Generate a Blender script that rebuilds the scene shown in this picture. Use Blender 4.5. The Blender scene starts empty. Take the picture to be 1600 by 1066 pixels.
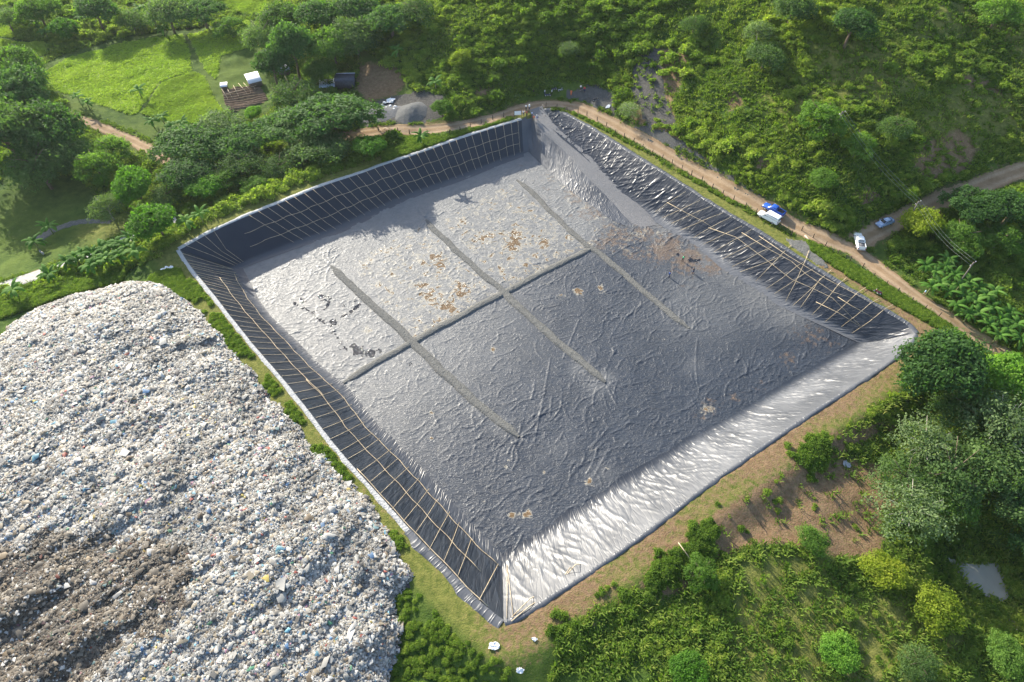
import bpy, bmesh, math, random
import numpy as np
from mathutils import Vector, Matrix, Euler

R_ = np.random.RandomState
rng = R_(7)
random.seed(7)
PI = math.pi
H = 100.0
PITCH = math.radians(50.0)
FP = 1600 * 24.0 / 36.0
SUN_AZ = math.radians(37.0)     # to the left of the view direction (+Y)
SUN_EL = math.radians(25.5)

sc = bpy.context.scene
COL = sc.collection

# ------------------------------------------------------------ camera, sky, sun, exposure
cd = bpy.data.cameras.new('camera'); cam = bpy.data.objects.new('camera', cd); COL.objects.link(cam)
cd.lens = 24.0; cd.sensor_width = 36.0; cd.sensor_fit = 'HORIZONTAL'
cd.clip_start = 0.5; cd.clip_end = 9000
cam.location = (0, 0, H); cam.rotation_euler = (PI / 2 - PITCH, 0, 0)
sc.camera = cam
W = bpy.data.worlds.new('World'); sc.world = W; W.use_nodes = True
wn = W.node_tree.nodes; wl = W.node_tree.links
sky = wn.new('ShaderNodeTexSky'); sky.sky_type = 'NISHITA'; sky.sun_disc = False
sky.sun_elevation = SUN_EL; sky.sun_rotation = -SUN_AZ
sky.dust_density = 1.5
wl.new(sky.outputs[0], wn['Background'].inputs[0]); wn['Background'].inputs[1].default_value = 0.15
ld = bpy.data.lights.new('sun', 'SUN'); sun = bpy.data.objects.new('sun', ld); COL.objects.link(sun)
ld.energy = 5.0; ld.angle = math.radians(0.5); ld.color = (1.0, 0.93, 0.80)
sdir = Vector((-math.sin(SUN_AZ) * math.cos(SUN_EL), math.cos(SUN_AZ) * math.cos(SUN_EL), math.sin(SUN_EL)))
sun.rotation_euler = sdir.to_track_quat('Z', 'Y').to_euler()
sun.location = (-120, 160, 140)
sc.view_settings.view_transform = 'Standard'; sc.view_settings.look = 'None'
sc.view_settings.exposure = 1.15; sc.view_settings.gamma = 1.0
sc.render.engine = 'CYCLES'
sc.cycles.max_bounces = 5; sc.cycles.diffuse_bounces = 3; sc.cycles.glossy_bounces = 2
sc.cycles.transmission_bounces = 3; sc.cycles.transparent_max_bounces = 6; sc.cycles.volume_bounces = 0
sc.cycles.use_denoising = True
sc.cycles.sample_clamp_indirect = 6.0

# ------------------------------------------------------------ pixel <-> world
cP, sP = math.cos(PITCH), math.sin(PITCH)
def ray(px, py):
    u = (np.asarray(px, float) - 800) / FP; v = (533 - np.asarray(py, float)) / FP
    return np.stack([u + 0 * v, cP + v * sP + 0 * u, -sP + v * cP + 0 * u], -1)
def P(px, py, z=0.0):
    d = ray(px, py); t = (z - H) / d[..., 2]
    return np.stack([d[..., 0] * t, d[..., 1] * t, 0 * t + z], -1)
def pix(x, y, z):
    z = z - H
    dep = y * cP - z * sP; up = y * sP + z * cP
    dep = np.where(dep < 1, 1, dep)
    return 800 + FP * x / dep, 533 - FP * up / dep
def W2(pts, z=0.0, zs=1.0):
    a = np.array([p[:2] for p in pts], float)
    zz = np.array([p[2] if len(p) > 2 else z for p in pts], float) * zs
    return P(a[:, 0], a[:, 1], zz)

# ------------------------------------------------------------ noise
_T = R_(11).rand(256, 256)
def vn(x, y, s=0):
    x = x + 37.13 * s; y = y + 91.7 * s
    xi = np.floor(x).astype(int); yi = np.floor(y).astype(int)
    fx = x - xi; fy = y - yi
    fx = fx * fx * fx * (fx * (fx * 6 - 15) + 10); fy = fy * fy * fy * (fy * (fy * 6 - 15) + 10)
    a = _T[xi & 255, yi & 255]; b = _T[(xi + 1) & 255, yi & 255]
    c = _T[xi & 255, (yi + 1) & 255]; d = _T[(xi + 1) & 255, (yi + 1) & 255]
    return (a * (1 - fx) + b * fx) * (1 - fy) + (c * (1 - fx) + d * fx) * fy
def fbm(x, y, s=0, o=4):
    r = 0; a = .5; t = 0
    for i in range(o):
        r = r + a * vn(x * 2 ** i, y * 2 ** i, s + 3 * i); t += a; a *= .5
    return r / t
def ridge(x, y, s=0):
    return np.clip(1 - np.abs(vn(x, y, s) - .5) * 5, 0, 1)
def sstep(a, b, x):
    t = np.clip((x - a) / (b - a), 0, 1); return t * t * (3 - 2 * t)

# ------------------------------------------------------------ polygon / polyline helpers
def inpoly(x, y, poly):
    c = np.zeros(np.shape(x), bool); n = len(poly)
    for i in range(n):
        x1, y1 = poly[i][:2]; x2, y2 = poly[(i + 1) % n][:2]
        if y1 == y2: continue
        k = ((y1 > y) != (y2 > y)) & (x < (x2 - x1) * (y - y1) / (y2 - y1) + x1)
        c ^= k
    return c
def dseg(x, y, pl, closed=False):
    d = np.full(np.shape(x), 1e9); n = len(pl)
    for i in range(n if closed else n - 1):
        a = pl[i]; b = pl[(i + 1) % n]
        ex, ey = b[0] - a[0], b[1] - a[1]; L = ex * ex + ey * ey + 1e-9
        t = np.clip(((x - a[0]) * ex + (y - a[1]) * ey) / L, 0, 1)
        d = np.minimum(d, np.hypot(x - a[0] - t * ex, y - a[1] - t * ey))
    return d
def resamp(pl, n):
    pl = np.asarray(pl, float); s = np.r_[0, np.cumsum(np.linalg.norm(np.diff(pl[:, :2], axis=0), axis=1))]
    t = np.linspace(0, s[-1], n)
    return np.stack([np.interp(t, s, pl[:, k]) for k in range(pl.shape[1])], 1)
def smooth(pl, it=2):
    pl = np.asarray(pl, float)
    for _ in range(it):
        q = [pl[0]]
        for i in range(len(pl) - 1):
            q.append(pl[i] * .75 + pl[i + 1] * .25); q.append(pl[i] * .25 + pl[i + 1] * .75)
        q.append(pl[-1]); pl = np.array(q)
    return pl
def plen(pl):
    return float(np.linalg.norm(np.diff(np.asarray(pl)[:, :2], axis=0), axis=1).sum())

# ------------------------------------------------------------ pit outline (photo pixels of the real rim, z = 0)
FZ = -6.0
rNW = smooth(W2([(280,390),(330,362),(400,331),(450,312),(500,291),(560,272),(600,257),(650,241),(700,223),(760,203),(815,187)]), 1)
rNE = smooth(W2([(845,174),(862,171),(880,177),(930,204),(1000,249),(1060,285),(1120,325),(1180,360),(1230,392),(1290,430),(1340,462),(1400,496),(1422,510),(1429,521)]), 1)
rSE = smooth(W2([(1429,521),(1424,534),(1400,558),(1330,604),(1250,655),(1180,704),(1100,759),(1030,814),(960,865),(900,905),(850,936),(812,962),(787,970)]), 1)
rSW = smooth(W2([(787,970),(768,957),(740,933),(700,889),(650,839),(610,794),(560,739),(520,693),(480,640),(440,590),(400,545),(360,495),(330,456),(300,421),(280,390)]), 1)
tNW = smooth(W2([(365,420),(391,409),(447,387),(478,376),(525,359),(575,335),(634,307),(691,288),(736,271),(783,252),(818,240)], FZ), 1)
tNE = smooth(W2([(847,178,-.1),(870,203,-.8),(905,231,-1.8),(930,253,-2.5),(955,281,-3.3),(980,306,-4.1),(1001,324,-4.7),(1023,338,-5),(1062,364,-5),(1083,375,-5),(1114,397,-5),(1141,420,-5),(1180,444,-5),(1225,475,-5),(1269,497,-5),(1314,518,-5),(1350,537,-5)], 0, 1.2), 1)
tSE = smooth(W2([(1350,537),(1328,553),(1269,587),(1172,644),(1100,684),(1046,721),(964,769),(902,810),(857,841),(785,886)], FZ), 1)
tSW = smooth(W2([(785,886),(740,842),(672,768),(619,709),(575,669),(537,615),(497,584),(450,534),(400,484),(365,420)], FZ), 1)
RIM = np.concatenate([rNW, rNE, rSE[1:], rSW[1:-1]])[:, :2]
TOE = np.concatenate([tNW, W2([(826,236),(839,250),(870,280),(920,318),(960,346),(985,352),(1020,345)], FZ), tNE[-18:], tSE[1:], tSW[1:-1]])[:, :2]

# ------------------------------------------------------------ terrain
CP = [(1450,620,-3.5),(1300,760,-3.2),(1150,850,-2.8),(1000,950,-2.6),(900,1060,-2.4),(1200,1060,-4.5),(1440,860,-7),(1530,900,-8.6),(1590,1000,-7.5),
 (1590,760,-6),(1590,640,-4),(1400,1060,-7),(1000,1300,-5),(1700,1200,-8),(1900,600,-6),(1330,900,-5),
 (1610,585,-2.5),(1560,548,-2),(1470,490,-.8),(1400,440,0),(1343,385,.2),(1240,348,.4),(1100,270,.8),(1000,212,.9),(900,162,.8),(800,172,.5),(700,200,.1),(620,200,-.4),
 (1370,360,.6),(1450,322,2),(1530,290,3.5),(1600,260,5.5),(1700,240,8),(1450,420,-1),(1550,350,1),(1620,450,-2.5),
 (1300,300,7),(1150,230,7),(1050,165,7),(950,120,5),(850,125,3),(700,150,3),(620,130,1.5),
 (1300,200,18),(1450,260,9),(1600,200,13),(1100,100,18),(950,50,17),(800,60,14),(650,60,9),(560,60,3),(1300,80,30),(1450,120,26),(1600,120,24),
 (1450,30,38),(1600,30,34),(1200,0,36),(1000,0,26),(800,0,23),(650,0,14),(530,0,3),(1200,-80,46),(1600,-80,45),(800,-80,28),(400,-80,0),(0,-80,-4),(500,-200,4),
 (480,130,-2.5),(400,150,-4),(250,120,-4),(150,60,-4),(50,80,-4),(300,20,-4),(0,150,-4),(100,180,-3.5),(250,240,-3.5),(150,260,-5),(50,320,-6),(120,350,-5.6),
 (200,360,-4),(0,400,-6),(130,400,-4),(60,440,-3),(0,450,-3),(300,330,-2.5),(450,250,-3),(550,225,-2.6),(350,250,-4),(650,225,-1.2),(-200,300,-4),(-200,0,-4),
 (0,520,-1),(200,450,-1.2),(330,520,-.6),(450,650,-.5),(600,850,-.5),(640,910,-.6),(600,1060,-2),(0,1060,-2),(-300,700,-3),(300,800,-1),(300,1500,-3),(700,1000,-1.2),(770,1060,-1.8)]
CP = [(a, b, (c * .62 if (a > 860 and b > 590 and c > -8) else c) if c < 4 else 4 + (c - 4) * .55) for a, b, c in CP]
cpw = W2(CP)
def _K(ax, ay, bx, by):
    return np.sqrt((ax[:, None] - bx[None]) ** 2 + (ay[:, None] - by[None]) ** 2 + 4.0)
n_ = len(cpw)
A = np.zeros((n_ + 1, n_ + 1)); A[:n_, :n_] = _K(cpw[:, 0], cpw[:, 1], cpw[:, 0], cpw[:, 1]) - 0.6 * np.eye(n_)
A[:n_, n_] = 1; A[n_, :n_] = 1
rbw = np.linalg.solve(A, np.r_[cpw[:, 2], 0])
def G(x, y):
    sh = x.shape; x = x.ravel(); y = y.ravel(); out = np.empty(len(x))
    for i in range(0, len(x), 20000):
        out[i:i + 20000] = _K(x[i:i + 20000], y[i:i + 20000], cpw[:, 0], cpw[:, 1]) @ rbw[:n_] + rbw[n_]
    return out.reshape(sh)

ROADS = {}
ROADS['main'] = smooth(W2([(520,205,-.6),(600,199,-.4),(660,205,0),(700,200,.1),(760,187,.3),(800,172,.5),(850,158,.7),(895,161,.8),(940,182,.8),(1000,214,.9),(1060,249,.9),(1120,284,.7),(1180,320,.5),(1230,348,.4),(1290,376,.3),(1345,395,.1),(1400,440,0),(1450,476,-.5),(1500,510,-1.2),(1560,548,-2),(1640,600,-2.8)]), 2)
ROADS['branch'] = smooth(W2([(1330,384,.2),(1375,360,.6),(1430,333,1.6),(1480,313,2.5),(1540,286,3.8),(1610,257,5.6),(1700,236,8)]), 2)
ROADS['valley'] = smooth(W2([(60,176,-3.6),(105,181,-3.5),(150,193,-3.5),(200,213,-3.5),(245,238,-3.5),(262,252,-3.5)]), 2)
ROADS['lane'] = smooth(W2([(-120,478,-3),(0,446,-3),(50,431,-3),(100,411,-3.2),(160,388,-3.6),(225,364,-3.6),(275,342,-3)]), 2)
RW = {'main': 2.3, 'branch': 2.6, 'valley': 2.0, 'lane': 2.0}

def axis(lo, hi, step, far):
    c = list(np.arange(lo, hi + .01, step)); s = step
    a = [c[0]]; b = [c[-1]]
    while b[-1] < far: s *= 1.35; b.append(b[-1] + s); a.append(a[-1] - s)
    return np.array(a[:0:-1] + c + b[1:])
GX = axis(-175, 175, .8, 2500); GY = axis(-22, 262, .8, 2500)
XX, YY = np.meshgrid(GX, GY)
ZG = G(np.clip(XX, -330, 330), np.clip(YY, -120, 420))
_in = inpoly(XX, YY, RIM)
near = (XX > -100) & (XX < 105) & (YY > 0) & (YY < 190)
DR = np.full(XX.shape, 99.); DR[near] = dseg(XX[near], YY[near], RIM, True)
rd = np.full(XX.shape, 1e9)
nr = (XX > -180) & (XX < 180) & (YY < 270)
for k in ROADS: rd[nr] = np.minimum(rd[nr], dseg(XX[nr], YY[nr], ROADS[k][::2]) - RW[k])
amp = sstep(1, 9, rd) * sstep(5, 14, DR)
hill = sstep(2, 12, ZG)
ZN = (fbm(XX * .05, YY * .05, 1, 3) - .5) * (1.5 + 2.5 * hill) + (fbm(XX * .22, YY * .22, 2, 3) - .5) * (.8 + 1.0 * hill)
ZT = ZG + ZN * amp
bw = 4.0 + 1.5 * (vn(XX * .05, YY * .05, 5))
k = sstep(0, 5.5, DR - bw)
ZT = np.where(near & ~_in, ZT * k, ZT)
ZT = np.where(_in, np.maximum(-10, -2.4 * DR - .15), ZT)
ZT = ZT + .10 * (vn(XX * 1.1, YY * 1.1, 8) - .5) * (~_in) * sstep(.5, 2, DR) * sstep(0, 2, rd)
_pc = P(1530, 905, -8.2); _pm = sstep(10.5, 6.5, np.hypot((XX - _pc[0]), (YY - _pc[1])))
ZT = ZT * (1 - _pm) + (-8.3) * _pm
def Zt(x, y):
    x = np.asarray(x, float); y = np.asarray(y, float)
    i = np.clip(np.searchsorted(GX, x) - 1, 0, len(GX) - 2); j = np.clip(np.searchsorted(GY, y) - 1, 0, len(GY) - 2)
    fx = (x - GX[i]) / (GX[i + 1] - GX[i]); fy = (y - GY[j]) / (GY[j + 1] - GY[j])
    return (ZT[j, i] * (1 - fx) + ZT[j, i + 1] * fx) * (1 - fy) + (ZT[j + 1, i] * (1 - fx) + ZT[j + 1, i + 1] * fx) * fy
def PT(px, py, dz=0.0):
    """first hit of the photo's ray with the ground raised by dz; returns the ground point"""
    d = ray(px, py); t = np.linspace(60, 420, 1500)
    x, y, z = d[0] * t, d[1] * t, H + d[2] * t
    h = z - Zt(x, y) - dz
    i = np.argmax(h < 0)
    if h[i] >= 0: i = len(t) - 1
    return float(x[i]), float(y[i]), float(Zt(x[i], y[i]))
def PTs(pts): return np.array([PT(*p) for p in pts])

# ------------------------------------------------------------ mesh / object helpers
def mesh(name, v, f, mats=None, smooth_=False, attrs=None, mi=None, fattrs=None):
    me = bpy.data.meshes.new(name)
    v = np.asarray(v, np.float32); me.vertices.add(len(v)); me.vertices.foreach_set('co', v.ravel())
    if isinstance(f, np.ndarray):
        nf, k = f.shape; me.loops.add(nf * k); me.loops.foreach_set('vertex_index', f.ravel().astype(np.int32))
        me.polygons.add(nf); me.polygons.foreach_set('loop_start', np.arange(0, nf * k, k, dtype=np.int32))
        me.polygons.foreach_set('loop_total', np.full(nf, k, np.int32))
    else:
        nf = len(f); ls = np.array([len(q) for q in f], np.int32); tot = int(ls.sum()) if nf else 0
        me.loops.add(tot); me.loops.foreach_set('vertex_index', np.array([i for q in f for i in q], np.int32))
        me.polygons.add(nf); me.polygons.foreach_set('loop_start', np.r_[0, np.cumsum(ls)[:-1]].astype(np.int32))
        me.polygons.foreach_set('loop_total', ls)
    if mi is not None: me.polygons.foreach_set('material_index', np.asarray(mi, np.int32))
    me.update(calc_edges=True)
    if smooth_: me.polygons.foreach_set('use_smooth', np.ones(nf, bool))
    for dom, dd in (('POINT', attrs), ('FACE', fattrs)):
        for k_, a in (dd or {}).items():
            a = np.asarray(a, np.float32)
            if a.ndim == 1: at = me.attributes.new(k_, 'FLOAT', dom); at.data.foreach_set('value', a)
            elif a.shape[1] == 3: at = me.attributes.new(k_, 'FLOAT_VECTOR', dom); at.data.foreach_set('vector', a.ravel())
            else: at = me.attributes.new(k_, 'FLOAT_COLOR', dom); at.data.foreach_set('color', a.ravel())
    for m in (mats or []): me.materials.append(m)
    return me
def tag(o, label=None, cat=None, group=None, kind=None):
    for a, b in (('label', label), ('category', cat), ('group', group), ('kind', kind)):
        if b: o[a] = b
    return o
def obj(name, me, parent=None, loc=None, rot=None):
    o = bpy.data.objects.new(name, me); COL.objects.link(o)
    if parent is not None: o.parent = parent
    if loc is not None: o.location = loc
    if rot is not None: o.rotation_euler = rot
    return o
def thing(name, label, cat, loc=(0, 0, 0), rz=0, group=None):
    o = obj(name, None, loc=loc, rot=(0, 0, rz)); o.empty_display_size = .3
    return tag(o, label, cat, group)
def gridfaces(nu, nv, off=0):
    i, j = np.meshgrid(np.arange(nu - 1), np.arange(nv - 1)); i = i.ravel(); j = j.ravel()
    a = j * nu + i
    return np.stack([a, a + 1, a + nu + 1, a + nu], 1) + off

# ------------------------------------------------------------ materials
class NT:
    def __init__(s, name, rough=.8, spec=.3):
        s.m = bpy.data.materials.new(name); s.m.use_nodes = True; s.t = s.m.node_tree
        s.b = s.t.nodes['Principled BSDF']; s.out = s.t.nodes['Material Output']
        s.b.inputs['Roughness'].default_value = rough
        s.b.inputs['Specular IOR Level'].default_value = spec
        s.co = None
    def n(s, t, **kw):
        x = s.t.nodes.new(t)
        for k_, v in kw.items(): setattr(x, k_, v)
        return x
    def l(s, a, b): s.t.links.new(a, b)
    def coord(s):
        if s.co is None: s.co = s.n('ShaderNodeTexCoord').outputs['Object']
        return s.co
    def noise(s, scale, detail=4, rough=.55, co=None, dist=0, stretch=None, rot=0):
        c = co or s.coord()
        if stretch or rot:
            m = s.n('ShaderNodeMapping'); s.l(c, m.inputs[0]); c = m.outputs[0]
            m.inputs['Rotation'].default_value = (0, 0, rot)
            if stretch: m.inputs['Scale'].default_value = stretch
        x = s.n('ShaderNodeTexNoise'); s.l(c, x.inputs['Vector'])
        x.inputs['Scale'].default_value = scale; x.inputs['Detail'].default_value = detail
        x.inputs['Roughness'].default_value = rough; x.inputs['Distortion'].default_value = dist
        return x.outputs['Fac']
    def ramp(s, f, *st):
        r = s.n('ShaderNodeValToRGB'); s.l(f, r.inputs[0]); e = r.color_ramp.elements
        while len(e) > len(st): e.remove(e[-1])
        while len(e) < len(st): e.new(1)
        for q, (p, c) in zip(e, st):
            q.position = p; q.color = (c, c, c, 1) if isinstance(c, (int, float)) else (*c, 1)
        return r.outputs[0]
    def mix(s, f, a, b, mode='MIX'):
        x = s.n('ShaderNodeMix', data_type='RGBA', blend_type=mode)
        for v, i in ((f, 0), (a, 6), (b, 7)):
            if isinstance(v, (int, float)): x.inputs[i].default_value = v if i == 0 else (v, v, v, 1)
            elif isinstance(v, tuple): x.inputs[i].default_value = (*v, 1)
            else: s.l(v, x.inputs[i])
        return x.outputs[2]
    def math(s, op, a, b=0.0, c=None):
        x = s.n('ShaderNodeMath', operation=op)
        for i, v in enumerate((a, b) if c is None else (a, b, c)):
            if isinstance(v, (int, float)): x.inputs[i].default_value = v
            else: s.l(v, x.inputs[i])
        return x.outputs[0]
    def attr(s, name, kind='GEOMETRY', out='Fac'):
        x = s.n('ShaderNodeAttribute', attribute_name=name, attribute_type=kind); return x.outputs[out]
    def bump(s, h, strength=.5, dist=.1, prev=None):
        x = s.n('ShaderNodeBump'); x.inputs['Strength'].default_value = strength; x.inputs['Distance'].default_value = dist
        s.l(h, x.inputs['Height'])
        if prev is not None: s.l(prev, x.inputs['Normal'])
        return x.outputs[0]
    def fin(s, col=None, rough=None, normal=None):
        if col is not None:
            if isinstance(col, tuple): s.b.inputs['Base Color'].default_value = (*col, 1)
            else: s.l(col, s.b.inputs['Base Color'])
        if rough is not None: s.l(rough, s.b.inputs['Roughness'])
        if normal is not None: s.l(normal, s.b.inputs['Normal'])
        return s.m
_flat = {}
def flat(name, c, rough=.6, spec=.4, metal=0, coat=0, vary=.12, scale=6):
    if name in _flat: return _flat[name]
    m = NT(name, rough, spec); m.b.inputs['Metallic'].default_value = metal; m.b.inputs['Coat Weight'].default_value = coat
    f = m.noise(scale, 3)
    col = m.mix(m.ramp(f, (.3, 0.), (.7, 1.)), tuple(x * (1 - vary) for x in c), tuple(min(1, x * (1 + vary)) for x in c))
    _flat[name] = m.fin(col); return _flat[name]

def mat_ground():
    m = NT('ground_soil_and_grass', .95, .1)
    big = m.noise(.06, 5); mid = m.noise(.5, 5, .65); fine = m.noise(4, 4, .7)
    g = m.mix(m.ramp(mid, (.35, 0.), (.65, 1.)), (.028, .062, .012), (.095, .145, .026))
    g = m.mix(m.ramp(big, (.4, 0.), (.62, .6)), g, (.12, .16, .028))
    g = m.mix(m.ramp(fine, (.4, 0.), (.7, .5)), g, (.028, .065, .012))
    d = m.mix(m.ramp(m.noise(1.2, 5, .7), (.3, 0.), (.7, 1.)), (.145, .086, .048), (.265, .178, .104))
    st = m.mix(m.ramp(m.noise(2.0, 5, .7), (.3, 0.), (.7, 1.)), (.05, .047, .043), (.125, .118, .105))
    a = m.attr('dirt'); b = m.attr('stone'); l = m.attr('lawn')
    lw = m.mix(m.ramp(m.noise(1.1, 5, .7), (.35, 0.), (.65, 1.)), (.085, .108, .022), (.20, .195, .052))
    col = m.mix(m.math('MULTIPLY', l, 1.0), g, lw)
    th = m.ramp(m.math('ADD', a, m.math('MULTIPLY', m.math('SUBTRACT', m.noise(1.1, 6, .72), .5), 1.5)), (.40, 0.), (.72, 1.))
    th = m.math('MULTIPLY', th, m.ramp(m.noise(3, 3), (.25, .35), (.5, 1.)))
    col = m.mix(th, col, d)
    th2 = m.math('GREATER_THAN', m.math('ADD', b, m.math('MULTIPLY', m.math('SUBTRACT', mid, .5), 1.2)), .5)
    col = m.mix(th2, col, st)
    h = m.math('ADD', m.math('MULTIPLY', mid, .6), m.math('MULTIPLY', fine, .35))
    return m.fin(col, None, m.bump(h, .8, .5))
def mat_road():
    m = NT('dirt_road_earth', .95, .12)
    mid = m.noise(.35, 5, .65); fine = m.noise(3, 4, .7)
    col = m.mix(m.ramp(mid, (.3, 0.), (.7, 1.)), (.20, .13, .07), (.33, .235, .145))
    rut = m.attr('rut')
    col = m.mix(m.math('MULTIPLY', rut, m.ramp(m.noise(.8, 4), (.3, .45), (.6, 1.))), col, (.39, .29, .19))
    col = m.mix(m.ramp(fine, (.45, 0.), (.75, .5)), col, (.19, .125, .07))
    e = m.attr('edge')
    th = m.math('GREATER_THAN', m.math('ADD', e, m.math('MULTIPLY', m.math('SUBTRACT', m.noise(1.1, 5, .7), .5), 1.8)), .72)
    col = m.mix(m.math('MULTIPLY', th, .8), col, (.06, .085, .02))
    return m.fin(col, None, m.bump(m.math('ADD', m.math('MULTIPLY', rut, -.5), fine), .6, .12))
def mat_gravel(name, a, b, sc_=5.0):
    m = NT(name, .9, .2)
    v = m.n('ShaderNodeTexVoronoi'); m.l(m.coord(), v.inputs['Vector']); v.inputs['Scale'].default_value = sc_
    f = m.noise(1.2, 5, .7)
    bw_ = m.n('ShaderNodeRGBToBW'); m.l(v.outputs['Color'], bw_.inputs[0])
    col = m.mix(m.math('ADD', m.math('MULTIPLY', f, .5), m.math('MULTIPLY', bw_.outputs[0], .5)), a, b)
    return m.fin(col, None, m.bump(v.outputs['Distance'], .7, .12))
def mat_liner(name, floor=False):
    m = NT(name, .36, .5)
    base = (.013, .017, .025)
    dust = m.ramp(m.noise(.13, 5, .65), (.3, 0.), (.75, 1.))  # this noise part is plain dust mottling
    if floor:
        col = m.mix(m.math('MULTIPLY', dust, .45), (.017, .024, .036), (.055, .065, .082))
        pale = m.attr('pale')
        col = m.mix(m.math('MULTIPLY', pale, m.ramp(m.noise(.7, 5, .7), (.2, .55), (.7, 1.))), col, (.215, .213, .202))
        br = m.attr('mud')
        nb = m.noise(.75, 5, .6, dist=.8)
        v = m.math('ADD', br, m.math('MULTIPLY', m.math('SUBTRACT', nb, .5), 2.0))
        col = m.mix(m.math('MULTIPLY', m.ramp(v, (.36, 0.), (.56, 1.)), .7), col, (.36, .325, .25))
        col = m.mix(m.ramp(v, (.58, 0.), (.62, 1.)), col, (.15, .095, .042))
        so = m.attr('soil')
        v2 = m.math('ADD', so, m.math('MULTIPLY', m.math('SUBTRACT', m.noise(.8, 6, .72), .5), 2.2))
        col = m.mix(m.ramp(v2, (.50, 0.), (.78, .75)), col, (.13, .088, .056))
        wt = m.attr('wet')
        v3 = m.math('ADD', wt, m.math('MULTIPLY', m.math('SUBTRACT', m.noise(.6, 5, .6, dist=1.2), .5), 1.8))
        w3 = m.ramp(v3, (.62, 0.), (.66, 1.))
        col = m.mix(w3, col, (.012, .013, .016))
        rg = m.math('ADD', .39, m.math('MULTIPLY', m.noise(.9, 4), .16))
        rg = m.math('ADD', rg, m.math('MULTIPLY', pale, .04))
        rg = m.math('MULTIPLY', rg, m.math('SUBTRACT', 1.0, m.math('MULTIPLY', w3, .85)))
        rg = m.math('MULTIPLY', rg, m.math('SUBTRACT', 1.0, m.math('MULTIPLY', m.ramp(v, (.58, 0.), (.62, 1.)), .6)))
        n1 = m.noise(.50, 1.2, .45, dist=1.2, stretch=(1.0, 2.6, 1), rot=-.75)
        n2 = m.noise(.95, 1.0, .4, dist=1.3, stretch=(1.0, 2.0, 1), rot=-.3)
        r1 = m.ramp(m.math('ABSOLUTE', m.math('SUBTRACT', n1, .5)), (0., .8), (.03, .4), (.08, 0.))
        r2 = m.ramp(m.math('ABSOLUTE', m.math('SUBTRACT', n2, .5)), (0., 1.), (.06, 0.))
        nb1 = m.bump(m.math('ADD', r1, m.math('MULTIPLY', r2, .8)), .8, .045)
        nb2 = nb1
        m.b.inputs['Specular IOR Level'].default_value = .55
        return m.fin(col, rg, nb2)
    du = m.attr('dust')  # dust on the sheets, plus sun glare painted on the near-right slope
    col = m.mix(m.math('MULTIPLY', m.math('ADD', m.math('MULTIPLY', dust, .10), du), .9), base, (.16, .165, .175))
    uv = m.attr('suv', out='Vector')
    n1 = m.noise(1.0, 1.5, .45, co=uv, dist=.6, stretch=(1.1, .2, 1), rot=.25)
    r1 = m.ramp(m.math('ABSOLUTE', m.math('SUBTRACT', n1, .5)), (0., 1.), (.08, 0.))
    wr = m.attr('wr')
    h = m.math('MULTIPLY', m.math('ADD', r1, m.math('MULTIPLY', m.noise(1.0, 1.5, .4, co=uv), .7)), wr)
    return m.fin(col, m.math('ADD', .33, m.math('MULTIPLY', du, .2)), m.bump(h, .8, .08))
def mat_leaf(name, a, b, c, inst=False, trans=.35):
    m = NT(name, .7, .12)
    f = m.noise(.45, 4, .6)
    if inst:
        tn = m.attr('tint', 'INSTANCER')
    else:
        tn = m.n('ShaderNodeObjectInfo').outputs['Random']
    lf = m.attr('lv')
    t = m.math('ADD', m.math('MULTIPLY', lf, .55), m.math('MULTIPLY', tn, .45))
    col = m.ramp(t, (.1, a), (.5, b), (.9, c))
    m.l(col, m.b.inputs['Base Color'])
    tr = m.n('ShaderNodeBsdfTranslucent'); hs = m.mix(1.0, col, (1.5, 1.75, .6), 'MULTIPLY'); m.l(hs, tr.inputs[0])
    mx = m.n('ShaderNodeMixShader'); mx.inputs[0].default_value = trans
    m.l(m.b.outputs[0], mx.inputs[1]); m.l(tr.outputs[0], mx.inputs[2]); m.l(mx.outputs[0], m.out.inputs[0])
    return m.m
M_GROUND = mat_ground(); M_ROAD = mat_road()
M_FLOOR = mat_liner('liner_floor_plastic', True); M_SLOPE = mat_liner('liner_slope_plastic')
M_GRAVEL = mat_gravel('grey_gravel', (.07, .07, .064), (.19, .187, .172), 4)
M_RAMP = mat_gravel('packed_grey_gravel', (.15, .147, .147), (.23, .225, .222), 7)
M_CONC = mat_gravel('pale_concrete', (.30, .29, .265), (.42, .405, .37), 1.5)
M_BAMBOO = flat('split_bamboo', (.50, .40, .26), .6, .3, vary=.35, scale=1.2)
M_BARK = flat('bark', (.16, .12, .085), .9, .1, vary=.4)
M_POST = flat('fence_timber', (.075, .06, .045), .9, .1, vary=.3)
M_WIRE = flat('wire_metal', (.30, .31, .31), .45, .5, .6)

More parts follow.
